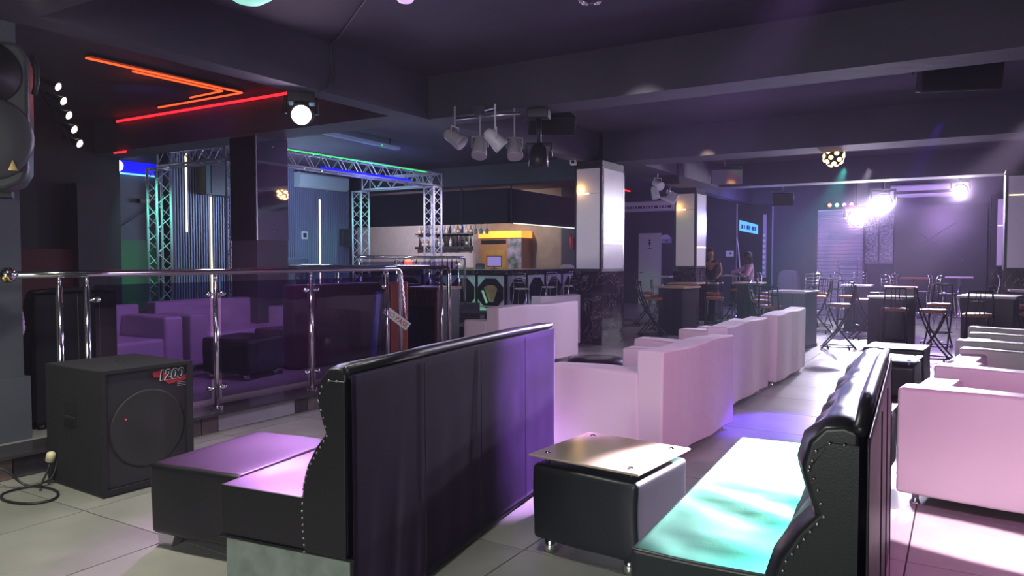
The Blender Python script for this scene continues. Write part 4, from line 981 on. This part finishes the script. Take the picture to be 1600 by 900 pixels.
t = thing('fan_stand', 'thin pale curved stand leaning in the dark doorway', 'stand', (-5.82, 22.7, 0)); obj('pole', T(([(0, 0, 2.1), (.05, 0, 1.8), (.10, 0, 1.2), (.10, 0, 0)], .02), n=6), white_p, t, smooth=True); obj('foot', B(((-.05, -.1, 0), (.25, .1, .03))), black_p, t)
# roller shutter
s_ = struct('door_3', B(((-3.60, 22.95, 0), (-2.36, 22.99, 2.86))), steel); s_['label'] = 'pink and violet lit roller shutter in the back wall'
shm = mat('pale shutter steel', (.42, .40, .46), .4)
for k in range(27): obj('shutter_slat', PR([(22.95, .02 + k * .104), (22.925, .045 + k * .104), (22.925, .095 + k * .104), (22.95, .118 + k * .104)], 'x', -3.58, -2.38), shm, s_)
obj('shutter_guide', B(((-3.66, 22.90, 0), (-3.58, 22.99, 2.9)), ((-2.38, 22.90, 0), (-2.32, 22.99, 2.9))), wall_dark, s_)
spot((-2.2, 18.6, 2.9), (-3.1, 22.9, 1.4), 260, 38, (1, .18, .45), .9)
t = thing('metal_rack', 'low chrome rail rack in front of the shutter', 'rack', (-2.98, 22.2, 0)); 
for k in range(3): obj('rail', T(([(0, 0, 1.35 - k * .16), (.62, 0, 1.35 - k * .16)], .013), n=6), steel, t)
for x in (.08, .55): obj('post', T(([(x, 0, 0), (x, 0, 1.5)], .015), n=6), steel, t)
# posters
for x, lab in ((-2.36, 'dark framed poster with silvery marks right of the shutter, left one'), (-1.99, 'dark framed poster with silvery marks right of the shutter, right one')):
    t = thing('poster_frame', lab, 'poster', (x + .02, 22.98, 1.33), 0, 'framed posters by the shutter')
    obj('frame', B(((0, -.03, 0), (.34, 0, 1.35))), mat('violet grey frame', (.2, .17, .28), .4), t); obj('print', B(((.02, -.036, .02), (.32, -.03, 1.33))), mat('dark print', (.30, .28, .38), .2, col2=(.01, .01, .02), scale=22), t)
t = struct('trim_21', B(((-1.6, 22.90, 0), (.55, 22.99, 2.9))), mat('deep charcoal panel', (.03, .028, .045), .35)); t['label'] = 'wide dark panel with two crossing pale lines on the back wall'
obj('crossing_line', T(([(-1.1, 22.89, 1.75), (-.15, 22.89, 2.42)], .006), n=4), mat('faint line', (.25, .2, .35), .5), t); obj('crossing_line', T(([(-1.0, 22.89, 2.15), (.02, 22.89, 1.42)], .006), n=4), mat('faint line', (.25, .2, .35), .5), t)

# ============================================================ STOOLS AND TABLES
def arc(p, q, bow, n=7):
    p = Vector(p); q = Vector(q); return [p.lerp(q, k / n) + Vector(bow) * math.sin(PI * k / n) for k in range(n + 1)]
def folding_stool(seat_m):
    t = thing('folding_bar_stool', '', 'stool')
    # faces +y (back rest at -y); seat height .72
    obj('seat', L([(0, .685), (.15, .685), (.178, .697), (.184, .712), (.178, .728), (.15, .738), (0, .74)], 20), seat_m, t, smooth=True)
    for s in (-1, 1):
        obj('leg', T((arc((s * .15, -.16, .70), (s * .17, .26, .015), (0, -.05, -.02)), .013), n=7), black_f, t, smooth=True)
        obj('leg', T((arc((s * .12, .15, .68), (s * .15, -.26, .015), (0, .05, -.02)), .013), n=7), black_f, t, smooth=True)
    bm = bmesh.new()
    for r, z in ((.235, .045),):
        tube(bm, [(r * math.cos(k * PI / 10) * .8, r * math.sin(k * PI / 10) * 1.1, z) for k in range(20)], .010, 6, closed=True)
    tube(bm, [(-.17, .10, .26), (.17, .10, .26)], .010, 6); tube(bm, [(-.17, -.14, .26), (.17, -.14, .26)], .010, 6)
    for k in range(4):
        a = PI / 4 + k * PI / 2; tube(bm, [(.2 * math.cos(a), .22 * math.sin(a), .055), (.2 * math.cos(a), .22 * math.sin(a), 0)], .012, 6)
    obj('foot_ring', bm, black_f, t, smooth=True)
    b = obj('back_frame', T((arc((-.15, -.16, .70), (-.13, -.235, 1.03), (0, -.02, 0)) , .012), (arc((.15, -.16, .70), (.13, -.235, 1.03), (0, -.02, 0)), .012), ([(-.135, -.235, 1.03), (.135, -.235, 1.03)], .014), ([(-.14, -.21, .90), (.14, -.21, .90)], .008), n=6), black_f, t, smooth=True)
    for x in (-.05, 0, .05): obj('spindle', T(([(x, -.17, .74), (x, -.235, 1.03)], .007), n=5), black_f, b)
    return t
def chrome_stool(m):
    t = thing('chrome_bar_stool', '', 'stool')
    obj('seat', L([(0, .72), (.15, .72), (.175, .732), (.175, .75), (.15, .76), (0, .76)], 18), m, t, smooth=True)
    for x in (-1, 1):
        obj('leg', T((smoothp([(x * .14, -.15, 1.12), (x * .15, -.2, 1.0), (x * .15, -.15, .76), (x * .16, -.13, .6), (x * .20, -.22, .01)], 2), .012), n=6), chrome, t, smooth=True)
        obj('leg', T((smoothp([(x * .12, .12, .72), (x * .15, .16, .5), (x * .19, .22, .01)], 2), .012), n=6), chrome, t, smooth=True)
    b = obj('back_frame', T(([(-.14, -.15, 1.12), (.14, -.15, 1.12)], .013), n=6), chrome, t, smooth=True)
    for z in (1.04, .97, .90): obj('back_rail', T(([(-.15, -.19 + (1.04 - z) * .1, z), (.15, -.19 + (1.04 - z) * .1, z)], .009), n=6), chrome, b, smooth=True)
    obj('foot_rest', T(([(-.175, .19, .28), (.175, .19, .28)], .010), ([(-.175, -.17, .28), (.175, -.17, .28)], .010), ([(-.175, -.17, .28), (-.175, .19, .28)], .008), ([(.175, -.17, .28), (.175, .19, .28)], .008), n=6), chrome, t, smooth=True)
    return t
fs_o = folding_stool(orange_s); fs_b = folding_stool(brown_s); cs_w = chrome_stool(white_p); cs_b = chrome_stool(black_l)
used = {}
def put(proto, x, y, rz, lab, grp):
    if proto.name not in used:
        used[proto.name] = 1; proto.location = (x, y, 0); proto.rotation_euler = (0, 0, R(rz)); proto['label'] = lab; proto['group'] = grp; return proto
    return dup(proto, (x, y, 0), R(rz), lab, grp)
G = 'folding bar stools at the high tables'
ST = [(-1.68, 12.95, 100, fs_b, 'folding stool with a violet lit seat, nearest to the right end of the aisle sofas'),
      (-1.45, 14.72, -70, fs_b, 'folding stool with a pale lit seat left of the black pedestal table'),
      (-2.40, 15.5, 100, fs_o, 'orange seated folding stool just right of the lit table side'),
      (-2.56, 17.0, 30, fs_o, 'small orange seated folding stool behind the aisle tables'),
      (-1.95, 16.0, 5, fs_o, 'orange seated folding stool in front of the pale table before the shutter'),
      (-.83, 12.25, 5, fs_b, 'brown seated folding stool standing in front of the black pedestal table'),
      (-.30, 13.9, 170, fs_o, 'orange seated folding stool right of the black pedestal table, farther one'),
      (-.33, 12.2, -95, fs_b, 'brown seated folding stool right of the black pedestal table, nearer one'),
      (.20, 11.55, 4, fs_b, 'brown seated folding stool behind the farthest white sofa'),
      (.83, 14.0, 80, fs_o, 'orange seated folding stool at the right edge, farther one'),
      (.85, 12.1, 60, fs_b, 'brown seated folding stool at the right edge, nearer one'),
      (-4.95, 13.25, -60, fs_o, 'orange seated folding stool left of the first high table, nearest one'),
      (-5.15, 14.4, -75, fs_o, 'folding stool with a yellow lit seat beside the first high table'),
      (-4.02, 14.05, 15, fs_o, 'orange seated folding stool right of the first high table'),
      (-4.55, 15.9, 10, fs_o, 'folding stool with a yellow orange seat behind the first high table'),
      (-4.60, 18.0, 60, fs_o, 'orange seated folding stool beside the table of the two people'),
      (-5.9, 15.4, -60, fs_o, 'folding stool with a yellow seat between the two panelled columns'),
      (-2.97, 13.41, -85, fs_b, 'brown seated folding stool left of the lit high table, lower one'),
      (-3.30, 14.9, -80, fs_o, 'orange seated folding stool left of the lit high table, middle one'),
      (-3.57, 16.6, -80, fs_o, 'orange seated folding stool left of the lit high table, farthest one'),
      (-2.55, 11.95, 8, fs_b, 'brown seated folding stool behind the farthest aisle sofa')]
for x, y, rz, pr, lab in ST: put(pr, x, y, rz, lab, G)
G = 'chrome bar stools'
for x, y, rz, pr, lab in [(-9.02, 15.35, 10, cs_w, 'chrome bar stool nearest to the bar corner'), (-9.0, 16.65, 60, cs_w, 'second chrome bar stool along the bar'), (-8.98, 17.75, 75, cs_w, 'third chrome bar stool along the bar, next to the marble column'),
    (-2.95, 18.1, 20, cs_b, 'chrome bar stool in front of the left edge of the shutter'), (-2.47, 19.2, -30, cs_b, 'chrome bar stool in front of the roller shutter'), (-1.5, 17.3, 60, cs_b, 'chrome bar stool below the posters'),
    (-1.15, 18.9, -110, cs_b, 'chrome bar stool left of the small red topped table'), (-.74, 18.3, 80, cs_b, 'chrome bar stool right of the small red topped table'), (-.22, 17.4, -75, cs_b, 'chrome bar stool before the wide dark panel'),
    (.50, 18.4, 85, cs_b, 'chrome bar stool left of the narrow pilaster'), (-2.2, 20.6, 10, cs_b, 'farthest chrome bar stool by the posters'), (-3.3, 20.4, 140, cs_b, 'chrome bar stool left of the rail rack')]: put(pr, x, y, rz, lab, G)
# chrome chair and red chair by the toilet door
t = thing('side_chair', 'small red seated chair standing by the toilet door', 'chair', (-8.9, 20.0, 0), R(70))
obj('seat', B(((-.2, -.2, .42), (.2, .2, .47))), mat('red seat', (.5, .04, .05), .5), t, bevel=.02); obj('backrest', B(((-.2, -.22, .6), (.2, -.19, .9))), mat('red seat', (.5, .04, .05), .5), t, bevel=.01)
for x in (-.18, .18):
    for y in (-.18, .18): obj('leg', T(([(x, y, 0), (x, y, .43 if y > 0 else .9)], .012), n=6), black_f, t)

def pedestal_table(label, x, y, rz, top_m, ped_m, h=.93, s=.56, ps=.42, papers=False, chromeleg=False):
    t = thing('high_table', label, 'table', (x, y, 0), R(rz), 'high tables')
    obj('tabletop', B(((-s / 2, -s / 2, h - .035), (s / 2, s / 2, h))), top_m, t, bevel=.006)
    if chromeleg:
        obj('leg', T(([(0, 0, .02), (0, 0, h - .03)], .03), n=10), chrome, t, smooth=True); obj('base', L([(.22, 0), (.22, .015), (.05, .03), (0, .03)], 20), chrome, t, smooth=True)
    else:
        obj('core', B(((-ps / 2 + .01, -ps / 2 + .01, .04), (ps / 2 - .01, ps / 2 - .01, h - .035))), ped_m, t)
        for k in range(3):
            a = -ps / 2 + k * ps / 3
            obj('panel', B(((a + .003, -ps / 2 - .008, .04), (a + ps / 3 - .003, -ps / 2 + .01, h - .04))), ped_m, t)
        obj('panel', B(((ps / 2 - .01, -ps / 2, .04), (ps / 2 + .008, ps / 2, h - .04))), ped_m, t)
        obj('plinth', B(((-ps / 2 - .015, -ps / 2 - .015, 0), (ps / 2 + .015, ps / 2 + .015, .05))), black_p, t)
    return t
ped = mat('black laminate', (.022, .022, .032), .3); top_p = mat('pale tabletop', (.62, .56, .58), .3); top_o = mat('tan tabletop', (.50, .32, .16), .35); ped_g = mat('grey laminate', (.16, .15, .2), .35)
pedestal_table('first high table with a tan top and black pedestal, behind the marble column', -4.72, 14.0, -12, top_o, ped, s=.66, ps=.52)
pedestal_table('high table with a yellow lit top edge behind the first one', -5.25, 16.2, 0, top_o, ped, s=.66)
pedestal_table('high table with a dark pedestal in front of the seated woman', -4.10, 17.1, 0, top_o, ped, s=.62)
pedestal_table('high table with a white top between the two people', -4.95, 19.0, 0, top_p, ped, h=1.05, s=.55, chromeleg=True)
pt = pedestal_table('low white topped table that the man in black leans on', -5.15, 17.55, 0, top_p, ped, s=.56, h=.90)
pedestal_table('high table with a violet lit side at the end of the aisle', -2.38, 12.95, -10, top_p, ped_g, s=.62, ps=.56)
pedestal_table('high table with a pale top in front of the shutter', -1.82, 16.6, 0, top_p, ped, s=.58)
pedestal_table('black pedestal table with three vertical front panels in the middle of the stools', -.92, 12.85, -18, top_p, ped, h=.88, s=.52, ps=.50)
pedestal_table('small table with a red lit top before the dark panel', -1.0, 20.8, 0, mat('red brown top', (.4, .10, .06), .4), ped, s=.6, h=1.0, chromeleg=True)
pedestal_table('small table with a dark top behind the black pedestal table', -.98, 16.0, 0, mat('red brown top', (.4, .10, .06), .4), ped, s=.55)
pedestal_table('high table with a white lit edge behind the farthest white sofa', .36, 12.75, -10, top_p, ped, h=.93, s=.72, ps=.62)
pedestal_table('small pale table before the wide dark panel', -.05, 21.4, 0, top_p, ped, s=.6, h=1.02, chromeleg=True)
pedestal_table('small pale table at the right edge under the pilaster', 1.0, 15.4, 0, top_p, ped, s=.6, chromeleg=True)
pedestal_table('chrome legged table by the first panelled column', -6.9, 19.2, 0, top_p, ped, s=.6, h=1.0, chromeleg=True)
for k, (dx, dy, rz) in enumerate(((-.08, -.05, 12), (.10, .06, -20))):
    o = obj('paper_sheet', B(((-.10, -.14, 0), (.10, .14, .004))), paper); o.location = (-5.15 + dx, 17.55 + dy, .901 + k * .006); o.rotation_euler = (0, 0, R(rz)); tag(o, ('white sheet lying left on the table of the man in black', 'white sheet lying right on the table of the man in black')[k], 'paper')
t = thing('covered_chair', 'grey draped chair standing against the back wall left of the shutter', 'chair', (-4.15, 21.9, 0)); 
obj('cover', PR(rnd([(-.3, 0), (.3, 0), (.27, .9), (.22, 1.15), (-.22, 1.15), (-.27, .9)], 2), 'y', -.2, .2), mat('grey brown cloth', (.20, .16, .17), .9), t, bevel=.02); obj('fold', B(((-.2, -.22, .1), (-.17, -.2, 1.0)), ((.1, -.22, .1), (.13, -.2, 1.0))), mat('grey brown cloth', (.20, .16, .17), .9), t)

# ============================================================ PEOPLE
def skinned(name, V, E_, m, parent, sub=2, root=None):
    bm = bmesh.new(); lay = bm.verts.layers.skin.verify(); d = {}
    for k, (co, r) in V.items():
        v = bm.verts.new(co); v[lay].radius = (r, r) if not isinstance(r, tuple) else r; d[k] = v
    for a, b in E_: bm.edges.new((d[a], d[b]))
    d[root or list(V)[0]][lay].use_root = True
    me = bpy.data.meshes.new(name); bm.to_mesh(me); bm.free(); me.materials.append(m)
    o = bpy.data.objects.new(name, me); C.objects.link(o); o.parent = parent
    s = o.modifiers.new('skin', 'SKIN'); s.use_smooth_shade = True
    u = o.modifiers.new('subdivision', 'SUBSURF'); u.levels = sub; u.render_levels = sub
    return o
def chainE(*names): return list(zip(names, names[1:]))
def person(label, loc, rz, J, skin, hair_m, top_m, leg_m, long_hair=False, sleeves=False, vest=None):
    t = thing('person', label, 'person', loc, rz)
    V = {'pelvis': (J['pelvis'], (.135, .11)), 'waist': (J['waist'], (.12, .095)), 'chest': (J['chest'], (.15, .11)), 'neckb': (J['neckb'], .07), 'neck': (J['neck'], .052), 'head0': (J['head0'], (.072, .08)), 'head1': (J['head1'], (.078, .09)), 'head2': (J['head2'], .06)}
    E_ = chainE('pelvis', 'waist', 'chest', 'neckb', 'neck', 'head0', 'head1', 'head2')
    for s in 'LR':
        V.update({'sh' + s: (J['sh' + s], .058), 'el' + s: (J['el' + s], .040), 'wr' + s: (J['wr' + s], .026), 'pa' + s: (J['pa' + s], .030),
                  'hip' + s: (J['hip' + s], .085), 'kn' + s: (J['kn' + s], .055), 'an' + s: (J['an' + s], .038), 'toe' + s: (J['toe' + s], .034)})
        E_ += chainE('chest', 'sh' + s, 'el' + s, 'wr' + s, 'pa' + s) + chainE('pelvis', 'hip' + s, 'kn' + s, 'an' + s, 'toe' + s)
        p = Vector(J['pa' + s]); w_ = Vector(J['wr' + s]); f = (p - w_).normalized(); side = f.cross(Vector((0, 0, 1))).normalized()
        for k in range(4):
            a = p + f * .03 + side * (k - 1.5) * .020; b_ = a + f * (.035, .042, .040, .030)[k] ; c_ = b_ + f * .022 + Vector((0, 0, -.012))
            V.update({'f%s%d' % (s, k): (a, .010), 'g%s%d' % (s, k): (b_, .009), 'h%s%d' % (s, k): (c_, .008)}); E_ += chainE('pa' + s, 'f%s%d' % (s, k), 'g%s%d' % (s, k), 'h%s%d' % (s, k))
        sg = 1 if s == 'L' else -1
        a = w_.lerp(p, .55) + side * .035 * sg; b_ = a + f * .035 + side * .022 * sg
        V.update({'t%s0' % s: (a, .011), 't%s1' % s: (b_, .009)}); E_ += chainE('wr' + s, 't%s0' % s, 't%s1' % s)
    skinned('body', V, E_, skin, t, 2, 'pelvis')
    g = 1.13
    TV = {k: (V[k][0], tuple(x * g for x in V[k][1]) if isinstance(V[k][1], tuple) else V[k][1] * g) for k in ('pelvis', 'waist', 'chest')}
    TV['chest'] = (V['chest'][0], (.168, .125))
    TE = chainE('pelvis', 'waist', 'chest')
    nb = Vector(J['chest']).lerp(Vector(J['neckb']), .92); TV['nb'] = (nb, .085); TE += [('chest', 'nb')]
    for s in 'LR':
        TV['sh' + s] = (V['sh' + s][0], .068); TE += [('chest', 'sh' + s)]
        if sleeves:
            TV['el' + s] = (V['el' + s][0], .053); TV['cu' + s] = (Vector(J['el' + s]).lerp(Vector(J['wr' + s]), .8), .040); TE += [('sh' + s, 'el' + s), ('el' + s, 'cu' + s)]
        else:
            q = Vector(J['sh' + s]).lerp(Vector(J['el' + s]), .2); TV['cap' + s] = (q, .062); TE += [('sh' + s, 'cap' + s)]
    skinned('shirt', TV, TE, top_m, t, 2, 'pelvis')
    if vest:
        VV = {k: (TV[k][0], tuple(x * 1.06 for x in TV[k][1])) for k in ('waist', 'chest')}
        skinned('vest', VV, [('waist', 'chest')], vest, t, 2, 'waist')
    LV = {'pelvis': (J['pelvis'], (.158, .13))}; LE = []
    for s in 'LR':
        LV.update({'hip' + s: (J['hip' + s], .10), 'kn' + s: (J['kn' + s], .068), 'an' + s: (J['an' + s], .052)}); LE += [('pelvis', 'hip' + s), ('hip' + s, 'kn' + s), ('kn' + s, 'an' + s)]
        a = Vector(J['an' + s]); b_ = Vector(J['toe' + s]); 
        skinned('shoe', {'a': (a + Vector((0, 0, -.03)), .045), 'b': (b_ + (b_ - a).normalized() * .02, .04)}, [('a', 'b')], black_p, t, 1)
    skinned('trousers', LV, LE, leg_m, t, 2, 'pelvis')
    h0 = Vector(J['head0']); h1 = Vector(J['head1']); h2 = Vector(J['head2']); up = (h2 - h0).normalized(); F = Vector(J['face']).normalized(); F = (F - up * F.dot(up)).normalized(); S = up.cross(F)
    Mh = Matrix((( S.x, F.x, up.x, h1.x), (S.y, F.y, up.y, h1.y), (S.z, F.z, up.z, h1.z), (0, 0, 0, 1)))
    def ell(nm, c, r, m, cut=None, sub=2):
        bm = bmesh.new(); bmesh.ops.create_icosphere(bm, subdivisions=sub, radius=1)
        for v in bm.verts: v.co = Vector((v.co.x * r[0] + c[0], v.co.y * r[1] + c[1], v.co.z * r[2] + c[2]))
        if cut: bmesh.ops.delete(bm, geom=[v for v in bm.verts if cut(v.co)], context='VERTS')
        for v in bm.verts: v.co = Mh @ v.co
        return obj(nm, bm, m, t, smooth=True)
    if long_hair:
        ell('hair', (0, -.018, .015), (.102, .115, .118), hair_m, lambda c: c.y > .045 and c.z < .055, 3)
        ell('hair', (0, -.075, -.10), (.095, .060, .15), hair_m)
    else: ell('hair', (0, -.012, .022), (.088, .100, .095), hair_m, lambda c: (c.y > .03 and c.z < .055) or c.z < -.03, 3)
    for s in (-1, 1):
        e = ell('eye', (s * .030, .082, .0), (.012, .008, .008), white_p, sub=1); 
        ell('pupil', (s * .030, .089, .0), (.005, .003, .005), black_p, sub=1).name = 'pupil'
        ell('ear', (s * .082, .0, -.005), (.010, .020, .030), skin, sub=1)
        ell('eyebrow', (s * .030, .084, .020), (.017, .006, .004), hair_m, sub=1)
    ell('nose', (0, .092, -.022), (.013, .018, .022), skin, sub=1); ell('mouth', (0, .082, -.055), (.022, .008, .007), mat('lip colour', (.25, .07, .06), .5), sub=1)
    return t
skin1 = mat('warm brown skin', (.23, .105, .065), .5); skin2 = mat('dark brown skin', (.13, .06, .04), .5)
hair = mat('black hair', (.010, .008, .008), .6)
# man in black, standing bent over the white table, facing the camera side (+x-y). local -y is forward
J1 = dict(pelvis=(0, .12, .93), waist=(0, .07, 1.08), chest=(0, -.04, 1.30), neckb=(0, -.10, 1.43), neck=(0, -.12, 1.49), head0=(0, -.16, 1.545), head1=(0, -.175, 1.60), head2=(0, -.17, 1.655), face=(.5, -1, -.3),
          shL=(.19, -.06, 1.38), elL=(.25, -.16, 1.13), wrL=(.14, -.36, .98), paL=(.10, -.42, .95), shR=(-.19, -.06, 1.38), elR=(-.25, -.17, 1.12), wrR=(-.13, -.34, .975), paR=(-.09, -.41, .945),
          hipL=(.09, .12, .88), knL=(.11, .10, .50), anL=(.11, .16, .09), toeL=(.12, .02, .04), hipR=(-.09, .12, .88), knR=(-.11, .10, .50), anR=(-.11, .16, .09), toeR=(-.12, .02, .04))
person('man in a black sleeveless top bending over a white topped table', (-5.28, 18.18, 0), R(12), J1, skin1, hair, mat('black cotton', (.012, .012, .016), .9), mat('dark trousers', (.02, .02, .03), .9))
# woman seated on a stool facing left (-x)
J2 = dict(pelvis=(0, .0, .83), waist=(0, -.01, .97), chest=(0, -.03, 1.19), neckb=(0, -.03, 1.33), neck=(0, -.035, 1.39), head0=(0, -.06, 1.45), head1=(0, -.07, 1.505), head2=(0, -.06, 1.56), face=(.1, -1, -.25),
          shL=(.18, -.02, 1.28), elL=(.24, -.14, 1.05), wrL=(.08, -.30, 1.08), paL=(.02, -.36, 1.085), shR=(-.18, -.02, 1.28), elR=(-.25, -.26, 1.14), wrR=(-.22, -.47, 1.09), paR=(-.22, -.54, 1.085),
          hipL=(.10, -.03, .80), knL=(.12, -.40, .76), anL=(.12, -.34, .34), toeL=(.12, -.46, .29), hipR=(-.10, -.03, .80), knR=(-.12, -.40, .76), anR=(-.12, -.34, .34), toeR=(-.12, -.46, .29))
person('woman with dark hair and pink sleeves sitting and reaching to a table', (-4.48, 18.75, 0), R(-62), J2, skin2, hair, mat('pink cotton shirt', (.62, .36, .52), .8), mat('dark jeans', (.03, .035, .07), .9), long_hair=True, sleeves=True, vest=mat('grey patterned vest', (.42, .45, .50), .8, col2=(.2, .22, .28), scale=40))
put(cs_b, -4.42, 18.78, 118, 'chrome bar stool the seated woman sits on', 'chrome bar stools')
t = thing('mobile_phone', 'dark mobile phone on the table between the two people', 'phone', (-4.85, 18.95, 1.051), R(20)); obj('body', B(((-.035, -.07, 0), (.035, .07, .008))), black_p, t, bevel=.004); obj('screen', B(((-.03, -.065, .008), (.03, .065, .009))), mat('phone glass', (.02, .02, .03), .05), t)
# drop unlabelled prototypes that were never placed
for p_ in protos:
    if not p_[2]:
        for c in kids(p_[0]): bpy.data.objects.remove(c)
        bpy.data.objects.remove(p_[0])

# ============================================================ HAZE
hm = bpy.data.materials.new('thin violet stage haze'); hm.use_nodes = True; nt = hm.node_tree; nt.nodes.clear()
vo = nt.nodes.new('ShaderNodeVolumeScatter'); vo.inputs['Color'].default_value = (.85, .72, 1, 1); vo.inputs['Density'].default_value = .0014; vo.inputs['Anisotropy'].default_value = .3
oo = nt.nodes.new('ShaderNodeOutputMaterial'); nt.links.new(vo.outputs[0], oo.inputs['Volume'])
for c_, r_, dn in (((-1.9, 19.5, 2.64), (1.35, .9, .80), .42), ((-.06, 18.3, 2.93), (.75, .75, .60), .42)):
    bm = bmesh.new(); bmesh.ops.create_icosphere(bm, subdivisions=3, radius=1)
    for v in bm.verts: v.co = Vector((v.co.x * r_[0], v.co.y * r_[1], v.co.z * r_[2]))
    pz = obj('haze_puff', bm, None, smooth=True); pz.location = c_
    m2 = hm.copy(); n2 = m2.node_tree; t2 = n2.nodes.new('ShaderNodeTexCoord'); mp = n2.nodes.new('ShaderNodeMapping'); mp.inputs['Location'].default_value = (-1, -1, -1); mp.inputs['Scale'].default_value = (2, 2, 2)
    g2 = n2.nodes.new('ShaderNodeTexGradient'); g2.gradient_type = 'QUADRATIC_SPHERE'; x2 = n2.nodes.new('ShaderNodeMath'); x2.operation = 'MULTIPLY'; x2.inputs[1].default_value = dn
    n2.links.new(t2.outputs['Generated'], mp.inputs[0]); n2.links.new(mp.outputs[0], g2.inputs[0]); n2.links.new(g2.outputs['Fac'], x2.inputs[0]); n2.links.new(x2.outputs[0], n2.nodes['Volume Scatter'].inputs['Density'])
    if c_[2] + r_[2] > 3.58:
        for v in pz.data.vertices: v.co.z = min(v.co.z, 3.57 - c_[2])
    pz.data.materials.append(m2)
    tag(pz, 'thick bright haze around the two big lamps before the shutter' if r_[0] > 1 else 'thick bright haze around the lamp under the right air conditioner', 'haze', kind='stuff')
